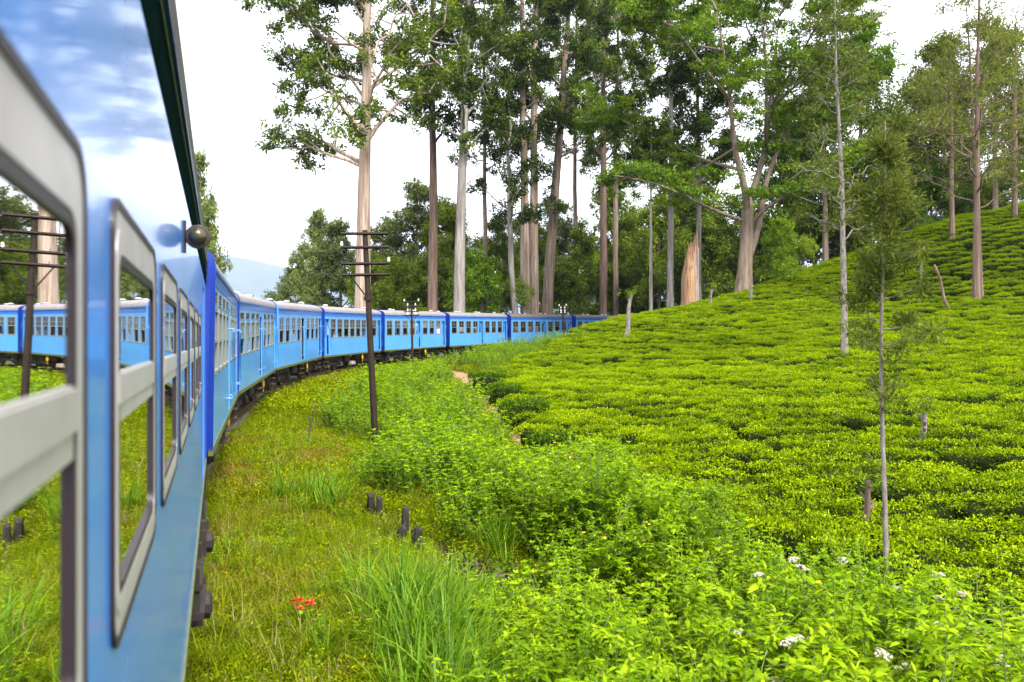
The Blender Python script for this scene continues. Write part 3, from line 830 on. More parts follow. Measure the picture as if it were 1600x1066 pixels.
# running gear seen below the skirt
for y in (-1.4, 7.4):
    bg = link('bogie', cached('bogie', m_bogie), M['dark'], near); bg.location = (.22, y, 0)
    for s_ in (-1, 1):
        ws = link('wheelset', cached('ws', m_wheelset), M['rust'], bg); ws.location = (-.22, s_*1.0, 0)
        ab = link('axle_box', cached('ab', m_axlebox), M['dark'], bg); ab.location = (0.02, s_*1.0, 0)
mb = MB(); mb.box((-.3, 5.7, .58), (.06, 6.5, .63)); mb.box((-.03, 5.72, .63), (.03, 5.78, .93)); mb.box((-.03, 6.42, .63), (.03, 6.48, .93)); mb.box((-.3, 5.7, .78), (.045, 6.5, .82))
link('step_ladder', mb.mesh('step_ladder'), M['dark'], near)
mb = MB(); mb.box((-.3, 8.5, .38), (.04, 9.4, .42)); mb.box((-.04, 8.52, .42), (.02, 8.58, .94)); mb.box((-.04, 9.32, .42), (.02, 9.38, .94)); mb.box((-.3, 8.5, .66), (.03, 9.4, .70))
link('step_ladder', mb.mesh('step_ladder'), M['dark'], near)
eq = link('equipment_box', cached('eq', m_equip), M['dark'], near); eq.location = (0, 3.4, 0)
for x in (-.5, -CW+.5):
    bf = link('buffer', cached('bf1', lambda: m_buffer(1)), M['dark'], near); bf.location = (x, Y1N, 0)

# ------------------------------------------------------------------ vegetation helpers
def unit(v): return v / (np.linalg.norm(v, axis=-1, keepdims=True) + 1e-9)
def rand_dirs(n_, g=None):
    g = g or rng
    return unit(g.normal(size=(n_, 3)))
def leaf_cards(C_, D, Nrm, Ln, Wd, tint):
    """flat rhombic leaves: base C_, direction D, face normal Nrm"""
    n_ = len(C_)
    S = unit(np.cross(D, Nrm)); up = unit(np.cross(S, D))
    Ln = np.broadcast_to(Ln, (n_,))[:, None]; Wd = np.broadcast_to(Wd, (n_,))[:, None]
    v0 = C_; v2 = C_ + D * Ln; mid = C_ + D * Ln * .42 + up * Wd * .12
    V = np.stack([v0, mid + S * Wd * .5, v2, mid - S * Wd * .5], 1).reshape(-1, 3)
    Q = np.arange(n_ * 4).reshape(n_, 4)
    return V, Q, np.repeat(tint, 4)
def leaf_fine(C_, D, Nrm, Ln, Wd, tint, droop=.25):
    """pointed leaf in three lengths, bent along its midrib: 6 points, 2 triangles and a quad"""
    n_ = len(C_)
    S = unit(np.cross(D, Nrm)); up = unit(np.cross(S, D))
    Ln = np.broadcast_to(Ln, (n_,))[:, None]; Wd = np.broadcast_to(Wd, (n_,))[:, None]
    a = C_ + D * Ln * .33 + up * Ln * droop * .10; b = C_ + D * Ln * .68 - up * Ln * droop * .05; tip = C_ + D * Ln - up * Ln * droop * .55
    V = np.stack([C_, a + S * Wd * .5, a - S * Wd * .5, b + S * Wd * .36, b - S * Wd * .36, tip], 1).reshape(-1, 3)
    i0 = np.arange(n_)[:, None] * 6
    T = np.concatenate([i0 + np.array([[0, 1, 2]]), i0 + np.array([[4, 3, 5]])])
    Q = i0 + np.array([[2, 1, 3, 4]])
    return V, T, Q, np.repeat(tint, 6)
class Leafy:
    """accumulates vertices, triangles and quads with a tint and a material slot"""
    def __init__(s): s.V = []; s.T = []; s.Q = []; s.t = []; s.mt = []; s.mq = []; s.n = 0
    def cards(s, *a, mat=0):
        V, Q, t_ = leaf_cards(*a); s._push(V, None, Q, t_, mat)
    def fine(s, *a, mat=0, **k):
        V, T, Q, t_ = leaf_fine(*a, **k); s._push(V, T, Q, t_, mat)
    def _push(s, V, T, Q, t_, mat):
        if T is not None and len(T): s.T.append(np.asarray(T) + s.n); s.mt.append(np.full(len(T), mat))
        if Q is not None and len(Q): s.Q.append(np.asarray(Q) + s.n); s.mq.append(np.full(len(Q), mat))
        s.V.append(np.asarray(V, float)); s.t.append(np.asarray(t_, float)); s.n += len(V)
    def mb(s, m_, tint=.5, mat=0):
        V = np.array(m_.v); T = [f for f in m_.f if len(f) == 3]; Q = [f for f in m_.f if len(f) == 4]
        for f in m_.f:
            for k in range(1, len(f) - 1):
                if len(f) > 4: T.append((f[0], f[k], f[k+1]))
        s._push(V, np.array(T) if T else None, np.array(Q) if Q else None, np.full(len(V), tint), mat)
    def blades(s, base, D, Ln, Wd, bend, tint, seg=4, mat=0):
        """grass blades: strips that arch over"""
        n_ = len(base)
        side = unit(np.stack([-D[:, 1], D[:, 0], np.zeros(n_)], 1)); hor = unit(np.stack([D[:, 0], D[:, 1], np.zeros(n_)], 1))
        rows = []
        for k in range(seg + 1):
            u = k / seg
            p_ = base + D * (Ln * u)[:, None] + hor * (bend * Ln * u ** 2)[:, None] - np.array([0, 0, 1.]) * (bend * Ln * .55 * u ** 3)[:, None]
            ww = (Wd * (1 - u ** 1.6) * (.6 + .8 * u * (1 - u) * 2) * .5)[:, None]
            rows.append((p_ - side * ww, p_ + side * ww))
        V = np.stack([r for pr in rows for r in pr], 1).reshape(-1, 3); m_ = 2 * (seg + 1)
        i0 = np.arange(n_)[:, None] * m_
        Q = np.concatenate([i0 + np.array([[2*k, 2*k+1, 2*k+3, 2*k+2]]) for k in range(seg)])
        s._push(V, None, Q, np.repeat(tint, m_), mat)
    def arrays(s):
        V = np.concatenate(s.V); T = np.concatenate(s.T) if s.T else np.zeros((0, 3), int); Q = np.concatenate(s.Q) if s.Q else np.zeros((0, 4), int)
        mi = np.concatenate([*(s.mt or [np.zeros(0)]), *(s.mq or [np.zeros(0)])])
        return V, T, Q, np.concatenate(s.t), mi
    def mesh(s, name, smooth=False):
        V, T, Q, t_, mi = s.arrays(); return mesh_np(name, V, T, Q, t_, smooth, mi)

def clump_leaves(L, centers, radii, per, size, flat=1.0, droop=.3, g=None, aspect=.42, tint0=.45, spread=.22, fill=.55):
    """leaf masses: many cards through ellipsoids, hue drifting from clump to clump and leaf to leaf"""
    g = g or rng
    for c, r in zip(centers, radii):
        k = int(per * (r ** 2)) + 4
        m_ = 6
        puff = rand_dirs(m_, g) * (r * g.uniform(.35, 1.05, m_))[:, None] * np.array([1, 1, flat]); pr_ = r * g.uniform(.22, .55, m_); pt_ = g.normal(size=m_) * spread * .6
        wh = g.integers(0, m_, k)
        d = rand_dirs(k, g); rad = pr_[wh] * g.uniform(.05, 1.0, k) ** .6
        P_ = c + puff[wh] + d * rad[:, None] * np.array([1, 1, min(1, flat*1.15)])
        D = unit(d * .6 + g.normal(size=(k, 3)) * .8 + np.array([0, 0, -droop]))
        Nn = unit(d * .5 + np.array([0, 0, .7]) + g.normal(size=(k, 3)) * .6)
        tt = np.clip(tint0 + g.normal() * spread * .6 + pt_[wh] + g.normal(size=k) * spread * .8, 0, 1)
        L.cards(P_, D, Nn, size * g.uniform(.6, 1.3, k), size * aspect * g.uniform(.7, 1.3, k), tt)

def bez(p0, p1, p2, n_):
    t_ = np.linspace(0, 1, n_)[:, None]
    return (1-t_)**2 * p0 + 2*t_*(1-t_) * p1 + t_**2 * p2

def grow_tree(seed, H, r0, z_cr, Rc, limbs, lean=(0, 0), el=(25, 60), per=70, size=.30, clump=(.8, 1.5), flat=.75, droop=.35, sub=3, tint0=.45, top_taper=.5,
              stems=1, gnarl=.012, wob=.25, aspect=.42, splay=.03, base_flare=.35, bias=None, limb_r=.42, profile=None, rmin=.02, sides=9, spread=.22, along=True):
    """returns (wood MB, Leafy): tapered trunk(s), limbs that fork, leaf clumps at the ends and along the outer limbs"""
    g = np.random.default_rng(seed)
    wood = MB(); L = Leafy()
    cents = []; rads = []
    for st in range(stems):
        nseg = 14
        tt = np.linspace(0, 1, nseg)
        off = np.array([math.cos(st*2.4+1), math.sin(st*2.4+1)]) * (r0*.7 if stems > 1 else 0)
        dirx = np.array(lean) + np.array([math.cos(st*2.4+1), math.sin(st*2.4+1)]) * (splay*H if stems > 1 else 0)
        wx = np.cumsum(g.normal(size=nseg) * wob * H / 100) ; wy = np.cumsum(g.normal(size=nseg) * wob * H / 100)
        path = np.stack([off[0] + dirx[0]*tt**1.4 + wx*tt, off[1] + dirx[1]*tt**1.4 + wy*tt, H*tt*(1 - .06*st)], 1)
        rr = r0 * (.75 if stems > 1 else 1) * ((1 - tt) ** .8 * .82 + .10 + base_flare * np.exp(-tt * H / (r0*2.2)))
        path[0, 2] -= .6
        wood.tube(path, np.maximum(rr, rmin), 12 if r0 > .3 else sides)
        def at_(t_):
            return np.array([np.interp(t_, tt, path[:, k]) for k in range(3)]), float(np.interp(t_, tt, rr))
        nl = limbs // stems
        for i in range(nl):
            f_ = (i + g.uniform(.1, .9)) / nl
            t_ = min(.985, (z_cr + (H - z_cr) * f_ * .96) / H)
            b, br = at_(t_)
            az = i * 2.399 + g.uniform(-.5, .5) + st
            if bias is not None and g.uniform() < .55: az = bias + g.normal() * .6
            e_ = R(g.uniform(*el))
            pf = (1 - f_ * top_taper) * (.55 + .45 * math.sin(math.pi * min(1, f_ * 1.15 + .12))) if profile is None else profile(f_)
            ll = Rc * pf * g.uniform(.75, 1.2)
            dh = np.array([math.cos(az), math.sin(az), 0])
            tipp = b + dh * ll * math.cos(e_) + np.array([0, 0, ll * math.sin(e_) * .9])
            ctl = b + dh * ll * .5 * math.cos(e_) * 1.1 + np.array([0, 0, ll * math.sin(e_) * (.15 + .5 * g.uniform())]) + g.normal(size=3) * ll * .06
            q = bez(b, ctl, tipp, 7) + np.concatenate([np.zeros((1, 3)), g.normal(size=(6, 3)) * ll * gnarl])
            lr = max(rmin, min(br * limb_r * g.uniform(.7, 1.2), ll * .035))
            wood.tube(q, np.linspace(lr, max(rmin*.6, lr * .22), 7), 6, cap=False)
            for k in range(sub):
                u = g.uniform(.35, .95); sb = np.array([np.interp(u, np.linspace(0, 1, 7), q[:, j]) for j in range(3)])
                sd = unit(dh * .7 + g.normal(size=3) * .65 + np.array([0, 0, .35])); sl = ll * g.uniform(.22, .48)
                se = sb + sd * sl
                qq = bez(sb, sb + sd * sl * .5 + np.array([0, 0, -.1*sl]), se, 4)
                wood.tube(qq, np.linspace(lr * .45, max(rmin*.4, lr * .12), 4), 5, cap=False)
                cents.append(se); rads.append(g.uniform(*clump) * (1 - .25*f_))
                if along and g.uniform() < .6: cents.append(qq[2] + g.normal(size=3) * .3); rads.append(g.uniform(*clump) * .7)
            cents.append(tipp); rads.append(g.uniform(*clump) * (1 - .25*f_))
        tp, _ = at_(1.0)
        cents.append(tp); rads.append(clump[0])
    clump_leaves(L, cents, rads, per, size, flat, droop, g, aspect, tint0, spread)
    return wood, L

def tree_obj(name, label, loc, wood, L, bark, leaf, cat='tree', group=None, rotz=0, scale=1):
    root = empty(name, loc, (0, 0, rotz)); root.scale = (scale,)*3
    tag(root, label, cat, group)
    wm = wood.mesh('trunk', True, 60) if isinstance(wood, MB) else wood
    cm = L.mesh('crown') if isinstance(L, Leafy) else L
    link('trunk', wm, bark, root); link('crown', cm, leaf, root)
    return root, wm, cm
def base(px, Y, sink=0.0):
    x = (px - 800) / FPX * Y
    return (x, Y, gz1(x, Y) - sink)
def topz(py, Y): return CAMZ + (533 - py) / FPX * Y

# ------------------------------------------------------------------ tall eucalypts behind the train
def euc(px, Y, r0, top, crown_py, Rc, limbs, label, bark, seed, name='eucalyptus_tree', mat='euc', **k):
    b = base(px, Y); H = top - b[2]; zc = topz(crown_py, Y) - b[2]
    wood, L = grow_tree(seed, H, r0, zc, Rc, limbs, **k)
    tree_obj(name, label, b, wood, L, M[bark], M[mat], group=None)
G_ = dict(size=.34, per=150, aspect=.46)
euc(565, 64, .80, 40, 275, 11.0, 27, 'tallest pale peeling eucalyptus on the left, leaning limbs over the white sky', 'bark_pale', 11, bias=math.pi*.97, lean=(.6, 0), el=(24, 60), sub=6, clump=(.8, 1.6), **G_)
euc(676, 78, .62, 46, 235, 6.0, 22, 'straight brown-trunked eucalyptus right of the tallest pale one', 'bark_brown', 12, lean=(-.3, 0), clump=(.9, 1.6), **G_)
euc(717, 75, .66, 47, 245, 7.0, 24, 'eucalyptus with smooth light grey trunk behind the carriages, second right of the tallest', 'bark_grey', 13, lean=(.9, 0), sub=4, clump=(.9, 1.7), **G_)
euc(806, 84, .44, 33, 385, 6.0, 22, 'slender bent eucalyptus with low dark crown left of the thick double trunk', 'bark_grey', 14, lean=(-.6, 0), wob=.8, clump=(.8, 1.3), tint0=.3, **G_)
euc(830, 86, .88, 53, 225, 7.6, 30, 'thick twin-stemmed pale eucalyptus rising behind the train centre', 'bark_pale', 15, stems=2, splay=.012, sub=4, clump=(.9, 1.7), **G_)
euc(853, 88, .74, 50, 250, 7.0, 25, 'pale eucalyptus leaning right beside the thick twin-stemmed one', 'bark_tan', 16, lean=(3.4, 0), sub=4, clump=(.9, 1.6), **G_)
euc(942, 97, .60, 56, 265, 7.6, 26, 'dark brown-trunked eucalyptus left of the thin bare pale trunk', 'bark_brown', 17, lean=(.8, 0), clump=(.9, 1.7), sub=4, **G_)
euc(963, 99, .46, 55, 270, 7.0, 22, 'narrow brown eucalyptus just right of the dark brown-trunked one', 'bark_tan', 18, lean=(-.4, 0), clump=(.9, 1.6), **G_)
euc(1017, 69, .20, 22, 300, 3.45, 10, 'very thin pale trunk standing bare left of the torn orange stump', 'bark_grey', 19, clump=(.6, 1.1), **G_)
euc(1047, 73, .36, 46, 300, 6.6, 24, 'grey eucalyptus trunk immediately left of the torn orange stump', 'bark_grey', 20, clump=(.9, 1.6), sub=4, **G_)
euc(1092, 76, .30, 48, 290, 7.0, 24, 'thin grey tree standing directly behind the torn orange stump', 'bark_grey', 21, clump=(.9, 1.7), sub=4, **G_)
euc(760, 90, .36, 50, 280, 6.6, 22, 'slim half-hidden eucalyptus far behind, between light grey and twin-stemmed trunks', 'bark_tan', 22, clump=(.9, 1.6), sub=4, **G_)
euc(900, 104, .42, 58, 260, 7.5, 24, 'far eucalyptus in the gap right of the right-leaning trunk', 'bark_tan', 23, clump=(1.0, 1.7), sub=4, **G_)

# torn snag
b = base(1078, 66, .1); mb = MB(); g = np.random.default_rng(5)
sides = 24; rings = 16; vs = []
Hs = topz(358, 66) - b[2]
for i in range(rings):
    u = i / (rings - 1)
    for k in range(sides):
        a = 2*math.pi*k/sides
        rr = .74 * (1 - .12*u + .15*math.exp(-u*9)) * (1 + .10*math.sin(a*3 + 1) + .06*math.sin(a*7+u*3))
        hh = Hs * (.74 + .22 * max(0, math.cos(a - .4)) ** 1.5 + .05*math.sin(a*5) + .07*math.sin(a*8 + 1)) * u
        pinch = 1 - .42 * (max(0, u - .55) / .45) ** 1.3
        cx = .20 * (max(0, u - .55) / .45)
        vs.append((rr*pinch*math.cos(a) + cx, rr*pinch*math.sin(a), hh))
fs = [(i*sides+k, i*sides+(k+1) % sides, (i+1)*sides+(k+1) % sides, (i+1)*sides+k) for i in range(rings-1) for k in range(sides)] + [tuple((rings-1)*sides+k for k in range(sides))]
mb.add(vs, fs)
root = empty('broken_tree_stump', b); tag(root, 'torn orange tree stump with jagged pointed top on the tea ridge', 'stump')
link('trunk', mb.mesh('trunk', True, 55), M['snag'], root)
mb = MB()
for k in range(5):
    a = R(-140 + k*28); x, y = .66*math.cos(a), .66*math.sin(a)
    mb.add([(x*1.02-.08, y*1.05, .2), (x*1.02+.08, y*1.05, .2), (x*.80+.2+.05, y*.8, Hs*(.5+.07*k)), (x*.80+.2-.03, y*.8, Hs*(.5+.07*k)), (x*.9, y*.9+.12, .2)], [(0,1,2,3), (1,4,2), (4,0,3), (0,4,1)])
link('bark_strip', mb.mesh('bark_strip'), M['bark_grey'], root)

# ------------------------------------------------------------------ spreading acacia on the ridge
b = base(1162, 66, .2); Y = 66
def apx(px, py, dy=0): return np.array([(px - 1162) / FPX * Y, dy, topz(py, Y) - b[2]])
wood = MB(); L = Leafy(); g = np.random.default_rng(31)
wood.tube([apx(1162, 475), apx(1162, 452), apx(1164, 420), apx(1167, 370), apx(1168, 325)], [.95, .80, .62, .56, .5], 12)
limbsA = [[(1167, 335), (1158, 290, -1), (1138, 240, -1.5), (1132, 170, -2), (1115, 100, -3), (1105, 40, -3)], [(1167, 330), (1185, 285, 1), (1205, 230, 1.5), (1215, 160, 2), (1222, 90, 2), (1230, 10, 2)],
          [(1170, 400), (1190, 350, .5), (1200, 280, 1), (1228, 215, 1), (1262, 150, 2), (1290, 70, 2)], [(1160, 345), (1105, 330, -1), (1060, 312, -2), (1010, 296, -3), (950, 290, -4)],
          [(1172, 350), (1200, 320, -1), (1245, 300, -2), (1290, 262, -2), (1325, 240, -2)], [(1150, 270, -1.2), (1120, 240, 3), (1080, 215, 4), (1040, 205, 5), (1000, 170, 5)],
          [(1205, 230, 1.5), (1180, 170, -3), (1172, 100, -4), (1160, 30, -4)], [(1228, 215, 1), (1280, 205, 3), (1330, 175, 4), (1360, 130, 4)], [(1132, 170, -2), (1080, 130, -4), (1035, 80, -5), (1000, 30, -5)],
          [(1215, 160, 2), (1270, 110, -3), (1330, 60, -3), (1370, 30, -3)], [(1138, 240, -1.5), (1090, 265, 3), (1040, 260, 4), (990, 255, 5)], [(1115, 100, -3), (1060, 50, 2), (1020, -20, 2)], [(1222, 90, 2), (1190, 20, 4), (1180, -40, 4)], [(1262, 150, 2), (1310, 120, 1), (1345, 90, 0)], [(1230, 10, 2), (1260, -40, 0), (1300, -80, 1)], [(1105, 40, -3), (1080, -30, -2), (1050, -80, -2)], [(1290, 70, 2), (1310, 10, 3), (1330, -50, 3)], [(1132, 170, -2), (1150, 110, 5), (1140, 50, 6)], [(1035, 80, -5), (985, 60, -5), (940, 70, -5)], [(1215, 160, 2), (1250, 60, -5), (1255, 0, -6)], [(1000, 170, 5), (960, 150, 5), (930, 165, 5)]]
cents = []; rads = []
for li, lp in enumerate(limbsA):
    q = np.array([apx(p[0], p[1], p[2] if len(p) > 2 else 0) for p in lp])
    tq = np.linspace(0, 1, len(q)); tn = np.linspace(0, 1, 12)
    qs = np.stack([np.interp(tn, tq, q[:, k]) for k in range(3)], 1); qs[1:-1] = (qs[:-2] + qs[1:-1]*2 + qs[2:]) / 4
    r_ = .36 if li < 3 else (.17 if li < 9 else .12)
    wood.tube(qs, np.linspace(r_, .04, 12), 7, cap=False)
    for k in range(14):
        u = g.uniform(.35 if li < 3 else .3, 1); sb = np.array([np.interp(u, tn, qs[:, j]) for j in range(3)])
        sd = unit(np.array([g.normal(), g.normal(), .25 + .3*g.normal()])); sl = g.uniform(1.2, 3.0)
        se = sb + sd * sl
        wood.tube(bez(sb, sb + sd*sl*.5 + np.array([0, 0, -.2]), se, 4), np.linspace(.06, .02, 4), 5, cap=False)
        for c_ in range(2): cents.append(se + g.normal(size=3) * np.array([.9, .9, .25])); rads.append(g.uniform(.8, 1.5))
clump_leaves(L, cents, rads, 130, .28, .30, .1, g, .45, .5, .22)
tree_obj('acacia_tree', 'broad spreading acacia with forked trunk and flat leaf layers on the tea ridge', b, wood, L, M['bark_tan'], M['acacia'])

# ------------------------------------------------------------------ silver oaks on the tea slope
def oak(px, Y, r0, top, crown_py, Rc, limbs, label, seed, name='silver_oak_tree', bark='bark_thin', mat='oak', **k):
    b = base(px, Y, .05); H = top - b[2]; zc = topz(crown_py, Y) - b[2]
    kw = dict(el=(5, 38), per=50, size=.26, clump=(.5, 1.0), flat=.5, droop=.1, sub=4, aspect=.3, limb_r=.35, wob=.2, tint0=.45, gnarl=.03)
    kw.update(k)
    wood, L = grow_tree(seed, H, r0, zc, Rc, limbs, **kw)
    tree_obj(name, label, b, wood, L, M[bark], M[mat])
oak(1320, 36, .17, 19.5, 380, 3.2, 36, 'slim silver oak with pale speckled trunk and feathery crown in mid tea slope', 41, lean=(-.35, 0), per=58, clump=(.45, .9), size=.22)
oak(1525, 50, .27, 27, 330, 5.8, 30, 'brown-trunked silver oak with thin crown standing in tea near right edge', 42, bark='bark_brown', per=38, lean=(.3, 0), stems=1, clump=(.7, 1.2))
oak(1532, 50.6, .20, 25, 300, 4.8, 18, 'second stem growing close behind the brown-trunked silver oak near right edge', 48, bark='bark_brown', per=36, lean=(-.9, .3), clump=(.7, 1.2))
oak(1487, 63, .24, 27, 245, 5.0, 22, 'straight dark-trunked tree left of the brown silver oak on upper tea slope', 43, bark='bark_brown', per=40, clump=(.8, 1.3))
oak(1585, 64, .26, 30, 300, 6.0, 24, 'silver oak at the far right edge high on the ridge', 44, bark='bark_brown', per=42, clump=(.9, 1.4), tint0=.55)
oak(1640, 52, .22, 26, 330, 5.5, 22, 'silver oak whose crown hangs in from beyond the right edge', 47, bark='bark_thin', per=42, clump=(.8, 1.3), tint0=.6)
# the near slender one: dense plume above, loose sprays below
b = base(1385, 12.6, .05); g = np.random.default_rng(45)
wood = MB(); L = Leafy(); H = topz(190, 12.6) - b[2]
tt = np.linspace(0, 1, 16); path = np.stack([-.06*np.sin(tt*2.2) + .02*np.sin(tt*9), .05*np.sin(tt*5), H*tt], 1); path[0, 2] = -.3
wood.tube(path, np.linspace(.050, .008, 16), 8)
cents = []; rads = []
for i in range(64):
    f_ = (i + .5) / 64
    z = H * (.20 + .79 * f_); zz = z / H
    dens = .25 if zz < .38 else (.5 if zz < .55 else .72)
    if g.uniform() > dens: continue
    ll = (.95 if zz < .58 else .95 * (1.12 - zz) / .5) * g.uniform(.35, 1.1)
    az = i * 2.399; el_ = R(g.uniform(0, 45))
    b0 = np.array([np.interp(zz, tt, path[:, k]) for k in range(3)])
    tip = b0 + np.array([math.cos(az)*math.cos(el_), math.sin(az)*math.cos(el_), math.sin(el_)]) * ll
    q = bez(b0, (b0+tip)/2 + np.array([0, 0, -.06]), tip, 5); wood.tube(q, np.linspace(.011, .004, 5), 5, cap=False)
    for k in range(4 if zz > .55 else 3):
        u = g.uniform(.35, 1); cents.append(np.array([np.interp(u, np.linspace(0, 1, 5), q[:, j]) for j in range(3)]) + g.normal(size=3)*.06); rads.append(g.uniform(.14, .32))
for c, r in zip(cents, rads):
    k = int(g.uniform(55, 140)); d = rand_dirs(k, g); P_ = c + d * (r * g.uniform(.1, 1, k))[:, None] * np.array([1, 1, .7])
    D = unit(d + np.array([0, 0, .25]) + g.normal(size=(k, 3))*.5)
    L.cards(P_, D, unit(g.normal(size=(k, 3)) + np.array([0, 0, .8])), g.uniform(.07, .14, k), g.uniform(.016, .032, k), np.clip(.45 + g.normal()*.18 + g.normal(size=k)*.2, 0, 1))
tree_obj('silver_oak_sapling', 'nearest slender young tree with thin speckled trunk rising from the tea', b, wood, L, M['bark_thin'], M['oak'])

# ------------------------------------------------------------------ trees behind: shared shapes, each its own copy
def shape(seed, **k):
    wood, L = grow_tree(seed, **k); return wood.mesh('trunk', True, 60), L.mesh('crown')
S_euc = [shape(61, H=20, r0=.32, z_cr=6, Rc=5.5, limbs=16, per=95, size=.38, clump=(1.0, 2.0), sub=5), shape(62, H=22, r0=.34, z_cr=7, Rc=5.0, limbs=16, per=95, size=.38, clump=(1.0, 1.9), sub=5, lean=(1, .4))]
S_bush = [shape(63, H=9.5, r0=.22, z_cr=1.2, Rc=4.6, limbs=16, per=120, size=.30, clump=(1.0, 1.9), sub=4, el=(20, 65), top_taper=.3), shape(64, H=12, r0=.26, z_cr=2.0, Rc=5.0, limbs=18, per=115, size=.32, clump=(1.1, 2.0), sub=4, el=(20, 65), top_taper=.4)]
for (wm, cm) in S_euc + S_bush:
    wm.materials.append(M['bark_tan']); cm.materials.append(M['bushy'])
def back(px, Y, toppy, sh, mat, label, rotz, group=None, sx=1.0):
    b = base(px, Y, .3); wm, cm = sh
    Hm = max(v.co.z for v in wm.vertices)
    sz = (topz(toppy, Y) - b[2]) / (Hm * 1.06)
    root = empty('forest_tree', b, (0, 0, rotz)); root.scale = (sz*sx, sz*sx, sz)
    tag(root, label, 'tree', group)
    link('trunk', wm, None, root)
    c = link('crown', cm, None, root); c.material_slots[0].link = 'OBJECT'; c.material_slots[0].material = M[mat]
E0, E1, B0, B1 = S_euc[0], S_euc[1], S_bush[0], S_bush[1]
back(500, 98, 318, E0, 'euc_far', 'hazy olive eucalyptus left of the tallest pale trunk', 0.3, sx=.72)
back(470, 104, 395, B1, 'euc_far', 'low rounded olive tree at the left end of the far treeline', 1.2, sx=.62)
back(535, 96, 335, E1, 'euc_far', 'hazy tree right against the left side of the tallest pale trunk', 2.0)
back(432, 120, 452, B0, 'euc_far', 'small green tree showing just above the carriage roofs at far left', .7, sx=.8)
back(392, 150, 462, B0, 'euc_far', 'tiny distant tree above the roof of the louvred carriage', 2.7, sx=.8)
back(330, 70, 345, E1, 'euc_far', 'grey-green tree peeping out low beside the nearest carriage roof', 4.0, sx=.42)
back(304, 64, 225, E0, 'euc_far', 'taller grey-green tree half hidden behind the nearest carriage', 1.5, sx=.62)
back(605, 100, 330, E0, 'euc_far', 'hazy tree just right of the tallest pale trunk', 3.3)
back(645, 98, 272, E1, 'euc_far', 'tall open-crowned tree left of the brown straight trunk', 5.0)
back(628, 88, 400, B0, 'bushy', 'bushy green tree behind the thin middle telegraph pole', 2.2)
back(697, 96, 300, E0, 'bushy', 'leafy tree filling the gap between brown and light grey trunks', 4.4)
back(752, 84, 388, B1, 'lime', 'light green bushy tree behind the pale-roofed carriages', .4)
back(785, 96, 330, E1, 'bushy', 'tree behind the slender bent eucalyptus', 1.9)
back(880, 97, 405, B1, 'bushy', 'olive bushy tree right of the leaning trunk foot', 3.0)
back(908, 102, 350, E0, 'bushy', 'dark leafy tree left of the dark brown trunk', 5.2)
back(985, 104, 330, E1, 'bushy', 'dark tree between narrow brown trunk and thin bare trunk', .9)
back(1030, 96, 300, E0, 'bushy', 'dark leafy tree behind the thin bare trunk', 2.4)
back(1105, 92, 330, B1, 'bushy', 'dark bushy tree right behind the torn orange stump', 3.9)
back(1000, 100, 430, B0, 'bushy', 'low dark bush under the trees left of the tea ridge', 5.5)
back(1060, 100, 260, E1, 'bushy', 'high leafy tree over the torn orange stump', 4.9)
back(1135, 90, 360, B0, 'bushy', 'bushy tree just left of the acacia trunk', 1.0)
back(1225, 80, 335, B1, 'lime', 'rounded light green tree right of the acacia trunk', .2, sx=.8)
back(1275, 92, 320, B0, 'bushy', 'olive tree behind the ridge left of the mid-slope silver oak', 3.4)
back(1360, 84, 205, E0, 'bushy', 'big dark green tree behind the near slender sapling', 1.4, sx=1.15)
back(1405, 88, 250, E1, 'bushy', 'dark tree right behind the near slender sapling', 2.9)
back(1330, 90, 300, B1, 'bushy', 'dark round tree behind the mid-slope silver oak', 4.7)
back(1455, 78, 255, B0, 'acacia', 'small layered tree on the ridge left of the straight dark trunk', .6)
back(1510, 82, 215, E1, 'oak', 'olive tree on the skyline between the two right-hand trunks', 2.1)
back(1565, 80, 240, B1, 'acacia', 'green tree on the skyline near the right edge', 5.1)
back(1620, 84, 120, E0, 'oak', 'tall olive tree on the skyline at the right edge', 3.7)
back(1290, 84, 60, E1, 'acacia', 'tall tree whose crown fills the gap right of the acacia', .8)
back(1440, 92, 90, E0, 'oak', 'tall sparse olive tree behind the slope left of the straight dark trunk', 3.1, sx=.8)
back(590, 92, 392, B1, 'bushy', 'bushy green tree behind the near telegraph pole crossarms', 1.7)
back(668, 90, 395, B1, 'bushy', 'dark bushy tree at the foot of the brown straight trunk', 5.9)
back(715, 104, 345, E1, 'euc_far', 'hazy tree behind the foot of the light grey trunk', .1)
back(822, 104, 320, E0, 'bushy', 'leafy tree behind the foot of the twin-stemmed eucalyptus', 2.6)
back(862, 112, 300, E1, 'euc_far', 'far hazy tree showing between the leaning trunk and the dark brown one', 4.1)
back(940, 108, 385, B1, 'lime', 'lighter bushy tree behind the dark brown trunk foot', 3.6)
back(960, 112, 260, E0, 'bushy', 'tall leafy tree behind the narrow brown eucalyptus', 1.3)
back(1015, 104, 390, B1, 'bushy', 'olive bush behind the thin bare trunk foot', .2)
back(1085, 108, 215, E0, 'bushy', 'high leafy tree between the torn stump and the acacia', 6.0)
back(1185, 100, 330, B1, 'bushy', 'bushy tree right behind the acacia trunk', 2.8)
back(1215, 104, 140, E1, 'acacia', 'tall green tree behind the right limbs of the acacia', 3.9)
back(1345, 100, 40, E0, 'acacia', 'tall sparse tree above the dark green one on the skyline', 5.4, sx=.85)
back(1480, 84, 40, E1, 'oak', 'tall olive crown behind the straight dark trunk', 1.1, sx=.9)
back(1555, 74, 20, E0, 'oak', 'tall olive crown between the brown silver oak and the right edge', 4.6, sx=.9)
back(1420, 76, 300, B0, 'acacia', 'low layered tree on the ridge behind the sapling tip', 2.3)
back(1530, 80, 265, B1, 'bushy', 'bushy tree on the skyline behind the brown silver oak', .9)
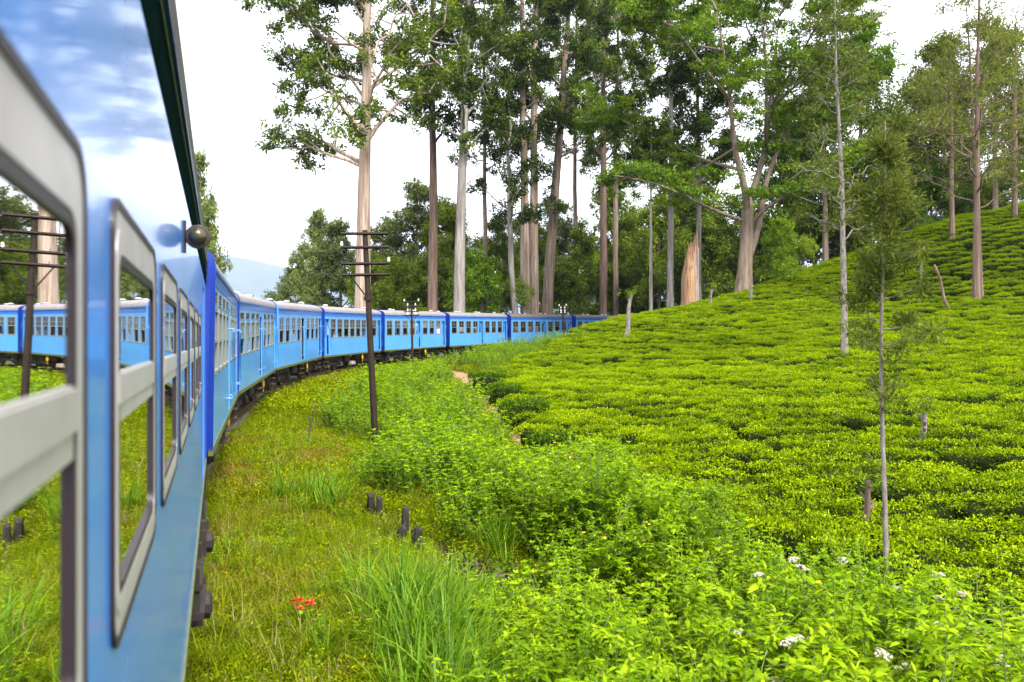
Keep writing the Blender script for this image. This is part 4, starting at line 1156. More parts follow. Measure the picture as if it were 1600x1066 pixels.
# little bright shrub on the ridge
wood, L = grow_tree(71, H=3.2, r0=.09, z_cr=.4, Rc=1.1, limbs=12, per=130, size=.20, clump=(.4, .75), sub=3, tint0=.5)
tree_obj('ridge_shrub', 'bright lime bush standing on the tea ridge right of the acacia', base(1224, 64, .1), wood, L, M['twig'], M['lime'], cat='bush')

# ------------------------------------------------------------------ scattered growth: prototypes and points in one mesh, set out by geometry nodes
def scatter(name, label, cat, protos, mats, pts, rotz, scl, pid, tilt=None):
    """protos: list of Leafy. One object of kind stuff; its node tree puts a prototype on every point."""
    V = []; T = []; Q = []; ti = []; mt = []; mq = []; pr = []; n_ = 0
    for k, L in enumerate(protos):
        v, t_, q, tt_, mi = L.arrays()
        V.append(v); T.append(t_ + n_); Q.append(q + n_); ti.append(tt_); pr.append(np.full(len(v), k + 1)); mt.append(mi[:len(t_)]); mq.append(mi[len(t_):]); n_ += len(v)
    npt = len(pts)
    V.append(np.asarray(pts)); ti.append(np.full(npt, .5)); pr.append(np.zeros(npt))
    me = mesh_np(name, np.concatenate(V), np.concatenate(T), np.concatenate(Q), np.concatenate(ti), False, np.concatenate(mt + mq))
    z = np.zeros(n_)
    def at(nm, tp, vals):
        a = me.attributes.new(nm, tp, 'POINT'); a.data.foreach_set('vector' if tp == 'FLOAT_VECTOR' else 'value', np.ascontiguousarray(vals).ravel())
    at('proto', 'INT', np.concatenate(pr).astype(np.int32))
    at('pid', 'INT', np.concatenate([z, pid]).astype(np.int32))
    til = np.zeros((npt, 2)) if tilt is None else tilt
    at('rot', 'FLOAT_VECTOR', np.concatenate([np.zeros((n_, 3)), np.column_stack([til, rotz])]).astype(np.float32))
    scl = np.asarray(scl); scl = np.repeat(scl[:, None], 3, 1) if scl.ndim == 1 else scl
    at('scl', 'FLOAT_VECTOR', np.concatenate([np.ones((n_, 3)), scl]).astype(np.float32))
    o = link(name, me, mats)
    t_ = bpy.data.node_groups.new(name + '_layout', 'GeometryNodeTree')
    t_.interface.new_socket('Geometry', in_out='INPUT', socket_type='NodeSocketGeometry'); t_.interface.new_socket('Geometry', in_out='OUTPUT', socket_type='NodeSocketGeometry')
    n, l = t_.nodes.new, t_.links.new
    gi, go = n('NodeGroupInput'), n('NodeGroupOutput')
    def attr(nm, tp):
        a = n('GeometryNodeInputNamedAttribute'); a.data_type = tp; a.inputs[0].default_value = nm; return a.outputs['Attribute']
    def pick(k):
        c = n('FunctionNodeCompare'); c.data_type = 'INT'; c.operation = 'EQUAL'
        ins = [i for i in c.inputs if i.type == 'INT']; l(attr('proto', 'INT'), ins[0]); ins[1].default_value = k
        s_ = n('GeometryNodeSeparateGeometry'); s_.domain = 'POINT'; l(gi.outputs[0], s_.inputs[0]); l(c.outputs[0], s_.inputs[1]); return s_.outputs[0]
    jn = n('GeometryNodeJoinGeometry')
    for k in range(len(protos), 0, -1):
        g1 = n('GeometryNodeGeometryToInstance'); l(pick(k), g1.inputs[0]); l(g1.outputs[0], jn.inputs[0])
    iop = n('GeometryNodeInstanceOnPoints'); iop.inputs['Pick Instance'].default_value = True
    e2r = n('FunctionNodeEulerToRotation'); l(attr('rot', 'FLOAT_VECTOR'), e2r.inputs[0])
    l(pick(0), iop.inputs['Points']); l(jn.outputs[0], iop.inputs['Instance']); l(attr('pid', 'INT'), iop.inputs['Instance Index'])
    l(e2r.outputs[0], iop.inputs['Rotation']); l(attr('scl', 'FLOAT_VECTOR'), iop.inputs['Scale'])
    l(iop.outputs[0], go.inputs[0])
    md = o.modifiers.new('layout', 'NODES'); md.node_group = t_
    tag(o, label, cat, kind='stuff')
    return o
def in_poly(X, Y, poly):
    ins = np.zeros(len(X), bool); j = len(poly) - 1
    for i in range(len(poly)):
        xi, yi = poly[i]; xj, yj = poly[j]
        ins ^= ((yi > Y) != (yj > Y)) & (X < (xj - xi) * (Y - yi) / (yj - yi + 1e-12) + xi); j = i
    return ins
def wall_q(X, Y):
    """distance to the right of the train's side"""
    d = dist_poly(X, Y, track[:, :2])
    s_ = np.sign(_side(X, Y)); return d * s_ - 1.4
def _side(X, Y):
    best = np.full(np.shape(X), 1e9); sg = np.ones(np.shape(X))
    P_ = track[:, :2]
    for a, b in zip(P_[:-1], P_[1:]):
        ab = b - a; t_ = np.clip(((X-a[0])*ab[0] + (Y-a[1])*ab[1]) / (ab @ ab), 0, 1)
        dd = np.hypot(X-a[0]-ab[0]*t_, Y-a[1]-ab[1]*t_); cr_ = (X-a[0])*ab[1] - (Y-a[1])*ab[0]
        m_ = dd < best; best = np.where(m_, dd, best); sg = np.where(m_, cr_, sg)
    return sg
def scat_pts(x0, x1, y0, y1, dens, fn=None):
    k = int((x1-x0)*(y1-y0)*dens); X = rng.uniform(x0, x1, k); Y = rng.uniform(y0, y1, k)
    vis = np.abs(X) < Y * .70 + 1.2
    if fn is not None: vis &= fn(X, Y)
    return X[vis], Y[vis]

# ------------------------------------------------------------------ tea
_tp = [(1900, 1010, 9.5), (1600, 938, 10.8), (1380, 866, 12.3), (1250, 838, 13.3), (1080, 795, 15.2), (1010, 748, 18.1), (960, 720, 20.0), (850, 694, 22.3), (800, 645, 28), (770, 600, 36), (752, 590, 43), (835, 545, 53), (895, 516, 60), (965, 497, 66)]
TEA = [tuple(pt(*p)[:2]) for p in _tp] + [(12, 69), (24, 71), (62, 74), (62, 40), (30, 14)]
def tea_proto(seed, n_leaf=900):
    g = np.random.default_rng(seed); L = Leafy()
    # woody, shaded core
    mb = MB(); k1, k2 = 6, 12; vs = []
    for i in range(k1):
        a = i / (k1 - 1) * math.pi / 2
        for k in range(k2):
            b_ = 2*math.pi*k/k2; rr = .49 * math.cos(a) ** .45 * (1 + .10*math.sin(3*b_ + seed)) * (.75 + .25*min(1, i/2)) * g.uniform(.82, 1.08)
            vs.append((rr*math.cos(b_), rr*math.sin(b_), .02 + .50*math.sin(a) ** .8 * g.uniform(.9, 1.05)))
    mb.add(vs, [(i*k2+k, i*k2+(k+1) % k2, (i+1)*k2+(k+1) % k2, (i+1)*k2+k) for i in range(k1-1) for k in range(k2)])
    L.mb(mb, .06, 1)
    th = g.uniform(0, 2*math.pi, n_leaf); u = g.uniform(0, 1, n_leaf) ** .5
    side = g.uniform(size=n_leaf) < .40
    lump = .03*np.sin(th*3 + seed) + .03*np.sin(u*9 + th*2)
    r_ = np.where(side, .50 + g.uniform(0, .13, n_leaf), u * .60); z = np.where(side, g.uniform(.12, .60, n_leaf), .61 + lump + g.uniform(-.04, .055, n_leaf) - .10*u**5)
    P_ = np.stack([r_*np.cos(th), r_*np.sin(th), z], 1)
    outd = np.stack([np.cos(th), np.sin(th), np.zeros(n_leaf)], 1)
    D = unit(outd * g.uniform(.0, .7, n_leaf)[:, None] + g.normal(size=(n_leaf, 3))*.6 + np.array([0, 0, .42]))
    Nn = unit(np.array([0, 0, 1.0]) + g.normal(size=(n_leaf, 3))*.45)
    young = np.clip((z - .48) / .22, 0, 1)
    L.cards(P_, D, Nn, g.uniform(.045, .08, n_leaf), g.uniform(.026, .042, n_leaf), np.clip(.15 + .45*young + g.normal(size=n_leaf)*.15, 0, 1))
    return L
rows = []
ty = [8.0]
while ty[-1] < 76: ty.append(ty[-1] + .80 + (.20 if len(ty) % 4 == 0 else 0))
for j, y in enumerate(ty):
    xs = np.arange(-6, 64, .70)
    xs = xs + rng.normal(size=len(xs)) * .10 + (.33 if j % 2 else 0)
    # rows run with the contour: bowed across the slope
    ys = y + .9*np.sin(xs*.11 + y*.05) + .35*np.sin(xs*.37 + 1.7*np.sin(y*.2)) + rng.normal(size=len(xs)) * .10
    rows.append(np.stack([xs, ys], 1))
tp = np.concatenate(rows)
keep = in_poly(tp[:, 0], tp[:, 1], TEA) & (np.abs(tp[:, 0]) < tp[:, 1]*.74 + 2)
keep &= rng.uniform(size=len(tp)) > .02 + .10*(np.sin(tp[:, 0]*.8 + 2*np.sin(tp[:, 1]*.35))*np.sin(tp[:, 1]*.7) > .72)
# picking paths: thin winding gaps between blocks
gap1 = [pt(px, py, Y)[:2] for px, py, Y in [(1700, 590, 26), (1600, 612, 25.5), (1520, 640, 24), (1440, 655, 23.5), (1330, 690, 22.5), (1200, 720, 21), (1130, 760, 18)]]
gap2 = [pt(px, py, Y)[:2] for px, py, Y in [(840, 556, 50), (900, 560, 46), (1000, 566, 42), (1200, 570, 36), (1420, 560, 34)]]
gap3 = [pt(px, py, Y)[:2] for px, py, Y in [(1440, 480, 47), (1520, 480, 46), (1640, 470, 45)]]
gap4 = [pt(px, py, Y)[:2] for px, py, Y in [(1600, 735, 17.5), (1480, 720, 18), (1420, 700, 19)]]
for gp, wd in ((gap1, .14), (gap2, .22), (gap3, .25), (gap4, .10)):
    keep &= dist_poly(tp[:, 0], tp[:, 1], np.array(gp)) > wd + .15*np.sin(tp[:, 0]*1.3)
tp = tp[keep]
tz = gz(tp[:, 0], tp[:, 1])
k = len(tp)
sxy = rng.uniform(.82, 1.08, k); szz = rng.uniform(.88, 1.10, k) * (1 + .14*np.sin(tp[:, 0]*.9)*np.sin(tp[:, 1]*.8))
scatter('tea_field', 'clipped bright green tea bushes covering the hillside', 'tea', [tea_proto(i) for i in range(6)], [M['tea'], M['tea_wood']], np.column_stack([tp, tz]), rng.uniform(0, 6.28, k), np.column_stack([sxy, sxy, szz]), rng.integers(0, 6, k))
print('tea bushes', k)

# tea bushes that stand apart at the field's corner
def tea_bush(px, py, Y, s_, label, seed):
    p_ = pt(px, py, Y); x, y = p_[0], p_[1]
    root = empty('tea_bush', (x, y, gz1(x, y))); root.scale = (s_, s_, s_*1.05); tag(root, label, 'bush')
    L = Leafy(); g = np.random.default_rng(seed); LL = tea_proto(seed, 1800)
    link('foliage', LL.mesh('foliage'), [M['tea_dark'], M['tea_wood']], root)
    mb = MB()
    for k in range(5):
        a = k*1.3; mb.tube([(.1*math.cos(a), .1*math.sin(a), -.05), (.22*math.cos(a), .22*math.sin(a), .2), (.4*math.cos(a+.3), .4*math.sin(a+.3), .45)], [.03, .02, .01], 6)
    link('stem', mb.mesh('stem', True), M['twig'], root)
M['tea_dark'] = leafmat('old_tea_leaves', (.018, .045, .004), (.07, .14, .005), (.20, .31, .006), trans=.25, gloss=.005, rnd=.2)
tea_bush(760, 600, 37, 1.5, 'dark rounded tea bush at the far bend of the earth path', 201)
tea_bush(786, 610, 33.5, 1.35, 'second dark tea bush along the right side of the earth path', 202)
tea_bush(818, 652, 27.5, 1.5, 'dark tea bush overhanging the middle of the earth path', 203)
tea_bush(862, 690, 23.2, 1.2, 'tea bush at the near end of the earth path', 204)
tea_bush(1062, 768, 16.4, 1.1, 'rounded tea bush at the low corner of the field beside a dark gap', 205)

# stones and pruned shade stumps among the tea
def pruned(px, py, Y, hpx, label, seed, lean=0, sprout=True, r=.07):
    p_ = pt(px, py, Y); b = (p_[0], p_[1], gz1(p_[0], p_[1])); g = np.random.default_rng(seed)
    H = (p_[2] - b[2]) + hpx / FPX * Y
    root = empty('pruned_shade_tree', b); tag(root, label, 'tree')
    t_ = np.linspace(0, 1, 8); path = np.stack([lean*t_*H + .08*np.sin(t_*7+seed)*H*.25, .05*np.sin(t_*5), H*t_], 1)
    mb = MB(); mb.tube(path, np.linspace(r*1.25, r*.8, 8), 9)
    for k in range(3):
        i = 4 + k; a = g.uniform(0, 6.28); mb.tube([path[i], path[i] + np.array([math.cos(a)*.18, math.sin(a)*.18, .14])], [r*.6, r*.45], 6)
    link('trunk', mb.mesh('trunk', True), M['bark_brown'] if seed in (304, 306) else M['bark_thin'], root)
    if sprout:
        L = Leafy(); cs = [path[-1] + g.normal(size=3)*np.array([.22, .22, .14]) + np.array([0, 0, .12]) for _ in range(6)]
        clump_leaves(L, cs, g.uniform(.18, .32, 6), 900, .10, .8, .1, g, .4, .5)
        link('sprouts', L.mesh('sprouts'), M['bushy'], root)['kind'] = 'stuff'
pruned(977, 522, 52, 62, 'twisted pale stump with a leafy tuft on the tea shoulder before the last carriage', 301, .12, True, .14)
pruned(1110, 474, 60, 22, 'short pale stump on the ridge right of the torn orange stump', 302, .05, True, .10)
pruned(1175, 474, 58, 28, 'short pale stump just in front of the acacia trunk', 303, -.05, False, .10)
pruned(1488, 460, 48, 46, 'leaning brown stump in the tea left of the brown silver oak', 304, -.35, False, .085)
pruned(1440, 675, 20.5, 30, 'stout sprouting stump in the tea right of the slender sapling', 305, .05, True, .075)
pruned(1348, 800, 14.6, 50, 'reddish sprouting stump in the tea left of the slender sapling foot', 306, .08, True, .06)
pruned(1437, 432, 56, 22, 'small pale stump on the upper slope beyond the sapling', 307, .1, False, .09)

# ------------------------------------------------------------------ verge: herbs, grasses
def herb_proto(seed, n_, h=.16, rad=.16, lf=(.025, .06), wd=.5):
    g = np.random.default_rng(seed); L = Leafy()
    a = g.uniform(0, 6.28, n_); r_ = rad*np.sqrt(g.uniform(size=n_)); z = g.uniform(.01, h, n_)*(1 - .4*r_/rad)
    P_ = np.stack([r_*np.cos(a), r_*np.sin(a), z], 1)
    D = unit(np.stack([np.cos(a), np.sin(a), g.uniform(-.2, 1.1, n_)], 1) + g.normal(size=(n_, 3))*.5)
    ln = g.uniform(*lf, n_)
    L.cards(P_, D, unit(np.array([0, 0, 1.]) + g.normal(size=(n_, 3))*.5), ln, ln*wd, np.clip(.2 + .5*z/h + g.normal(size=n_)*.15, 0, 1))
    return L
def grass_proto(seed, n_, h=(.15, .32), w_=.007, rad=.10, bend=(.1, .6), lean=.5, seg=3):
    g = np.random.default_rng(seed); L = Leafy()
    a = g.uniform(0, 6.28, n_); r_ = rad*np.sqrt(g.uniform(size=n_))
    P_ = np.stack([r_*np.cos(a), r_*np.sin(a), np.full(n_, -.02)], 1)
    b_ = a + g.normal(size=n_)*.8; q = np.abs(g.normal(size=n_))*lean*.6
    D = unit(np.stack([np.cos(b_)*q, np.sin(b_)*q, np.ones(n_)], 1))
    L.blades(P_, D, g.uniform(*h, n_), np.full(n_, w_)*g.uniform(.7, 1.3, n_), g.uniform(*bend, n_), np.clip(.45 + g.normal(size=n_)*.22, 0, 1), seg)
    return L
def ground_pts(X, Y): return np.column_stack([X, Y, gz(X, Y)])
def hollow(X, Y): return ((X + .35 + .25*(Y-11.6))/.85)**2 + ((Y - 11.5)/1.7)**2 < .95 + .35*np.sin(X*5 + Y*3)
def verge(X, Y):
    q = wall_q(X, Y); return (q > -.55) & ~hollow(X, Y) & ~in_poly(X, Y, TEA) & (dist_poly(X, Y, PATH) > .7)
# herbs: fine near, coarser far
X1, Y1 = scat_pts(-8, 3, 3.5, 13, 185, lambda X, Y: verge(X, Y) & (wall_q(X, Y) < 5.0))
X2, Y2 = scat_pts(-11, 3, 13, 26, 60, lambda X, Y: verge(X, Y))
X3, Y3 = scat_pts(-14, 4, 26, 62, 16, lambda X, Y: verge(X, Y))
X = np.concatenate([X1, X2, X3]); Y = np.concatenate([Y1, Y2, Y3])
S = np.concatenate([rng.uniform(.5, 1.0, len(X1)), rng.uniform(.9, 1.6, len(X2)), rng.uniform(1.6, 3.0, len(X3))])
patch = np.sin(X*1.9 + 1.3*np.sin(Y*.8)) * np.sin(Y*.9 + .7*np.sin(X*1.1)); q = wall_q(X, Y)
red = (rng.uniform(size=len(X)) < .75*np.clip(patch + .15, 0, 1)*np.clip(2.0 - np.abs(q - 1.0), 0, 1) + .03) & (Y < 22)
gsel = rng.uniform(size=len(X)) < .45
pidh = np.where(red, 4 + rng.integers(0, 2, len(X)), rng.integers(0, 4, len(X)))
def remat(L, k):
    L.mt = [np.full_like(a, k) for a in L.mt]; L.mq = [np.full_like(a, k) for a in L.mq]; return L
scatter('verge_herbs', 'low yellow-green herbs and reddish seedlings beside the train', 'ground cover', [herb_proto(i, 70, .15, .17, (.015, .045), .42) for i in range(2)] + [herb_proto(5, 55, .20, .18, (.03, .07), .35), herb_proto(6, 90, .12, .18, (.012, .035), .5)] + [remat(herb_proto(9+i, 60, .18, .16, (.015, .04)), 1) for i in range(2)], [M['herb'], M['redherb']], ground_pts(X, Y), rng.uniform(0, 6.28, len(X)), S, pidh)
print('herbs', len(X))
X1, Y1 = scat_pts(-8, 3, 3.5, 14, 75, lambda X, Y: verge(X, Y) & (wall_q(X, Y) < 5.5))
X2, Y2 = scat_pts(-12, 3, 14, 30, 30, lambda X, Y: verge(X, Y))
X3, Y3 = scat_pts(-14, 4, 30, 62, 6, lambda X, Y: verge(X, Y))
X = np.concatenate([X1, X2, X3]); Y = np.concatenate([Y1, Y2, Y3])
S = np.concatenate([rng.uniform(.6, 1.3, len(X1)), rng.uniform(.8, 1.6, len(X2)), rng.uniform(1.2, 2.2, len(X3))])
scatter('verge_grass', 'short green grass growing along the track', 'grass', [grass_proto(20+i, 26, (.10, .22+.05*i)) for i in range(5)] + [remat(grass_proto(28, 14, (.15, .42), .006), 1)], [M['grass'], M['straw']], ground_pts(X, Y), rng.uniform(0, 6.28, len(X)), S, np.where(rng.uniform(size=len(X)) < .07, 5, rng.integers(0, 5, len(X))))
# tall lush grass in the middle foreground and some tussocks further off
XT = []; 
for (cx, cy_, sx_, sy_, k) in [(-.75, 7.2, .5, .8, 70), (-.25, 6.3, .4, .5, 34), (-.95, 8.6, .45, .5, 26), (-2.3, 21.5, .5, .5, 16), (-3.6, 13.6, .5, .7, 12), (-.35, 13.4, .3, .3, 12), (-.9, 15.5, .4, .5, 12), (1.3, 17, .3, .3, 8), (-5.6, 25, .6, 1.2, 12)]:
    XT.append(np.column_stack([rng.normal(cx, sx_*.7, k), rng.normal(cy_, sy_*.7, k)]))
XT = np.concatenate(XT); k = len(XT)
scatter('tall_grass', 'tall arching bright green grass in the foreground', 'grass', [grass_proto(40+i, 22, (.45, 1.0), .022, .14, (.05, .75), .55, 6) for i in range(5)], [M['tallgrass']], ground_pts(XT[:, 0], XT[:, 1]), rng.uniform(0, 6.28, k), np.clip(rng.normal(.85, .16, k), .5, 1.2), rng.integers(0, 5, k))

# ------------------------------------------------------------------ weeds on the bank
def weed_proto(seed, n_stem=7, h=.8, leaf=.10, flower=None, fmat=1, wide=.45, dens=16):
    g = np.random.default_rng(seed); L = Leafy()
    for i in range(n_stem):
        a = g.uniform(0, 6.28); hh = h*g.uniform(.6, 1.15); r_ = wide*g.uniform(.2, 1)
        b0 = np.array([.06*math.cos(a), .06*math.sin(a), 0]); tip = np.array([r_*math.cos(a), r_*math.sin(a), hh])
        q = bez(b0, np.array([r_*.35*math.cos(a), r_*.35*math.sin(a), hh*.7]), tip, 6)
        mb = MB(); mb.tube(q, np.linspace(.008, .003, 6), 4, cap=False); L.mb(mb, .3, 2)
        k = dens; u = g.uniform(.25, 1, k); P_ = np.stack([np.interp(u, np.linspace(0, 1, 6), q[:, j]) for j in range(3)], 1)
        az = np.arange(k)*2.4 + g.uniform(0, 6); D = unit(np.stack([np.cos(az), np.sin(az), g.uniform(-.15, .7, k)], 1))
        ln = leaf*g.uniform(.6, 1.3, k)*(1.15 - .45*u)
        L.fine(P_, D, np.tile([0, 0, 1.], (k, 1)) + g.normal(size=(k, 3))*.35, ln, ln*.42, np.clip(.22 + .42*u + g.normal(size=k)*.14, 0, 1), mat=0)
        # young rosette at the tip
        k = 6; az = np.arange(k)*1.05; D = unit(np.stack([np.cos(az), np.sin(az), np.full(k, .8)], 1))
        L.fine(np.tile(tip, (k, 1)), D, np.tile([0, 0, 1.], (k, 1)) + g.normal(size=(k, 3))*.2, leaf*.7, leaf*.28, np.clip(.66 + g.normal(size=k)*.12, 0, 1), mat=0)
        if flower and g.uniform() < flower:
            k = 8; az = np.arange(k)*.785; D = unit(np.stack([np.cos(az), np.sin(az), np.full(k, .35)], 1)); c = tip + np.array([0, 0, .04])
            L.fine(np.tile(c, (k, 1)), D, np.tile([0, 0, 1.], (k, 1)), .045, .026, np.full(k, .5), mat=fmat)
    return L
def clearing(X, Y): return (np.hypot((X + 3.3)/1.1, (Y - 18.6)/2.4) < 1) | (np.hypot((X + 2.0)/1.0, (Y - 12.0)/2.2) < 1) | (np.hypot((X + .30)/.95, (Y - 11.1)/2.5) < 1)
def bank(X, Y):
    q = wall_q(X, Y)
    edge = 2.9 + .5*np.sin(Y*.7) + np.where(Y > 18, -.3, 0) + np.clip((Y - 24)*.06, 0, 1.5)
    gull = hollow(X, Y)
    return (q > edge) & ~in_poly(X, Y, TEA) & (dist_poly(X, Y, PATH) > 1.25) & ~gull & ~clearing(X, Y)
X1, Y1 = scat_pts(-3, 12, 4.5, 10, 5, lambda X, Y: bank(X, Y))
X2, Y2 = scat_pts(-5, 12, 10, 22, 6.5, lambda X, Y: bank(X, Y))
X3, Y3 = scat_pts(-12, 4, 22, 60, 3.2, lambda X, Y: bank(X, Y))
X = np.concatenate([X1, X2, X3]); Y = np.concatenate([Y1, Y2, Y3])
S = np.concatenate([rng.uniform(.6, .95, len(X1)), rng.uniform(.8, 1.4, len(X2)), rng.uniform(1.0, 1.6, len(X3))])
S *= 1 + .25*np.sin(X*1.1 + Y*.4)*np.sin(Y*.6)
XV, YV = scat_pts(-7, 0, 4.5, 22, 2.4, lambda X, Y: verge(X, Y) & (wall_q(X, Y) > .1) & (np.sin(X*2.3 + Y)*np.sin(Y*1.1 - X) > -.1))
X = np.concatenate([X, XV]); Y = np.concatenate([Y, YV]); S = np.concatenate([S, rng.uniform(.22, .48, len(XV))])
XH = rng.normal(-.3, .55, 46); YH = rng.normal(11.5, 1.0, 46)
X = np.concatenate([X, XH]); Y = np.concatenate([Y, YH]); S = np.concatenate([S, rng.uniform(.25, .55, 46)])
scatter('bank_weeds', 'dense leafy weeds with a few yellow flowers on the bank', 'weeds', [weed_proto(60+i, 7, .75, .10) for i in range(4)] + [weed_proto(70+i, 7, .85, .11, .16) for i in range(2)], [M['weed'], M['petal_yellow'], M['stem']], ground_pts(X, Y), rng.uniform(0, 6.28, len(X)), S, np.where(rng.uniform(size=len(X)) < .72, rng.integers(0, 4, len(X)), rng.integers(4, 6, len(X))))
print('weeds', len(X))
# dead litter in the hollow
k = 2200; a = rng.uniform(0, 6.28, k); r_ = np.sqrt(rng.uniform(size=k))
X = -.35 + 1.1*r_*np.cos(a); Y = 11.6 + 1.7*r_*np.sin(a)
L = Leafy(); P_ = ground_pts(X, Y) + np.array([0, 0, .03]); D = unit(rng.normal(size=(k, 3))*np.array([1, 1, .5])); ln = rng.uniform(.05, .22, k)
L.cards(P_, D, unit(rng.normal(size=(k, 3))*.5 + np.array([0, 0, 1])), ln, ln*rng.uniform(.06, .4, k), rng.uniform(0, 1, k))
o = link('leaf_litter', L.mesh('leaf_litter'), M['litter']); tag(o, 'brown dead leaves and stalks in the dark hollow', 'leaf litter', kind='stuff')

# ------------------------------------------------------------------ shrubs one can tell apart
def shrub_mesh(seed, h, wide, nst, leaf, dens):
    g = np.random.default_rng(seed); L = Leafy(); st = MB(); tips = []
    for i in range(nst):
        a = i*2.399 + g.uniform(-.3, .3); hh = h*g.uniform(.55, 1.08); r_ = wide*math.sqrt((i+.5)/nst)*g.uniform(.7, 1.1)
        b0 = np.array([.10*math.cos(a), .10*math.sin(a), -.1]); tip = np.array([r_*math.cos(a), r_*math.sin(a), hh*(1 - .22*(r_/wide)**2)])
        q = bez(b0, np.array([r_*.55*math.cos(a), r_*.55*math.sin(a), hh*.62]), tip, 8)
        st.tube(q, np.linspace(.009, .003, 8), 5, cap=False); tips.append(tip)
        for tw in range(3):
            u0 = g.uniform(.4, .9); s0 = np.array([np.interp(u0, np.linspace(0, 1, 8), q[:, j]) for j in range(3)])
            e0 = s0 + unit(np.array([math.cos(a), math.sin(a), .6]) + g.normal(size=3)*.7) * g.uniform(.15, .38)
            st.tube([s0, (s0+e0)/2 + np.array([0, 0, .03]), e0], [.006, .004, .003], 4, cap=False); tips.append(e0)
            qq = np.array([s0, (s0+e0)/2 + np.array([0, 0, .03]), e0]); k = dens // 2
            u = g.uniform(.2, 1, k); P_ = np.stack([np.interp(u, [0, .5, 1], qq[:, j]) for j in range(3)], 1); az = g.uniform(0, 6.28, k)
            D = unit(np.stack([np.cos(az), np.sin(az), g.uniform(-.3, .5, k)], 1)); ln = leaf*g.uniform(.55, 1.25, k)
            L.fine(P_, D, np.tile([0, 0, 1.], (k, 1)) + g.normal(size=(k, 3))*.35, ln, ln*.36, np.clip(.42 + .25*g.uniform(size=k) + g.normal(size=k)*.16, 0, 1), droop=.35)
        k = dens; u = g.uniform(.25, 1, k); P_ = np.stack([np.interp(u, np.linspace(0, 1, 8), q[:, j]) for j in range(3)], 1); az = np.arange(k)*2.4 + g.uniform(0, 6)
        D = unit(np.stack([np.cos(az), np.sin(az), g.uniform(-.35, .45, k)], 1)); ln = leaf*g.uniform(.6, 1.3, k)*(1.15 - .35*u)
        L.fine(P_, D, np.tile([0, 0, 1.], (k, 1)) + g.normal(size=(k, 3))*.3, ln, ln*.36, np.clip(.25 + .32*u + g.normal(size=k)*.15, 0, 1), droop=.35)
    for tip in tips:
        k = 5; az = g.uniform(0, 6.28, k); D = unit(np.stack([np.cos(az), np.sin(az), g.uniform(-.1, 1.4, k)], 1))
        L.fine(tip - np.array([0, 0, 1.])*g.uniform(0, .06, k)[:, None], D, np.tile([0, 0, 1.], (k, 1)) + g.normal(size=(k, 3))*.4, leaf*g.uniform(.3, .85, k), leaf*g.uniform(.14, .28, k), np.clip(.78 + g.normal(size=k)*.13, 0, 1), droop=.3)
    return L.mesh('foliage'), st.mesh('stem', True), tips
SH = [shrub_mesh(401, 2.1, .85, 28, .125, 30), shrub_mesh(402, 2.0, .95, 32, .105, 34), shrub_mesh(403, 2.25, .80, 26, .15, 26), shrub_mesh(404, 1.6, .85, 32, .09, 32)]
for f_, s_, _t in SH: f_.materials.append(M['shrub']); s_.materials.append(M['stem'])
def umbel(seed):
    g = np.random.default_rng(seed); mb = MB()
    for k in range(26):
        a = g.uniform(0, 6.28); r_ = .055*math.sqrt(g.uniform()); c = (r_*math.cos(a), r_*math.sin(a), .05 - r_*.35 + g.uniform(-.006, .006))
        mb.lathe([(.002, -.008), (.011, 0), (.009, .007), (.002, .010)], Matrix.Translation(c), 5)
        if k % 4 == 0: mb.tube([(0, 0, -.02), c], [.002, .0015], 3, cap=False)
    return mb.mesh('flower_head')
UM = umbel(5); UM.materials.append(M['petal_white'])
def daisy():
    L = Leafy(); k = 9; az = np.arange(k)*6.283/k; D = unit(np.stack([np.cos(az), np.sin(az), np.full(k, .3)], 1))
    L.fine(np.zeros((k, 3)), D, np.tile([0, 0, 1.], (k, 1)), .035, .022, np.full(k, .5)); return L.mesh('flower')
DY = daisy(); DY.materials.append(M['petal_yellow'])
def shrub(x, y, toppy, si, label, rot, flowers=(), kind=None):
    f_, s_, tips = SH[si]; z = gz1(x, y); hm = max(t_[2] for t_ in tips)
    sz = max(.45, (topz(toppy, y) - z) / (hm + .06))
    root = empty('shrub', (x, y, z), (0, 0, rot)); root.scale = (max(.75, min(1.15, sz)),)*2 + (sz,)
    tag(root, label, 'shrub', 'leafy shrubs on the bank')
    link('foliage', f_, None, root); link('stem', s_, None, root)
    for k in flowers:
        t_ = tips[k % len(tips)]
        o = link('flower_head' if kind != 'yellow' else 'flower', UM if kind != 'yellow' else DY, None, root)
        o.location = (t_[0], t_[1], t_[2] + .07); o.rotation_euler = (random.uniform(-.4, .1), random.uniform(-.3, .3), 0)
        o.scale = (random.uniform(.7, 1.15),)*2 + (.8,)
def X_(px, Y): return (px - 800) / FPX * Y
hi = lambda k, n_: [int(v) for v in np.random.default_rng(k).integers(0, 60, n_)]
shrub(X_(985, 5.6), 5.6, 963, 0, 'shrub with long drooping leaves at bottom centre, front of the dark hollow', .2)
shrub(X_(1130, 5.2), 5.2, 963, 1, 'shrub at the bottom edge right of centre, two cream flower heads', 1.4, hi(1, 4))
shrub(X_(1290, 4.9), 4.9, 978, 2, 'darker large-leaved shrub at the bottom edge below the cream flowers', 2.6)
shrub(X_(1450, 5.0), 5.0, 963, 0, 'shrub at the bottom edge near the right corner', 3.9)
shrub(X_(1590, 5.2), 5.2, 938, 1, 'shrub filling the bottom right corner', 5.0)
shrub(X_(1060, 6.9), 6.9, 883, 2, 'upright shrub behind the bottom centre one, right of the dark hollow', .9)
shrub(X_(1190, 6.8), 6.8, 863, 0, 'pale green shrub with several cream flower heads right of centre', 2.0, hi(2, 10))
shrub(X_(1320, 6.6), 6.6, 883, 1, 'shrub with flat cream flower heads below the slender sapling', 3.2, hi(3, 12))
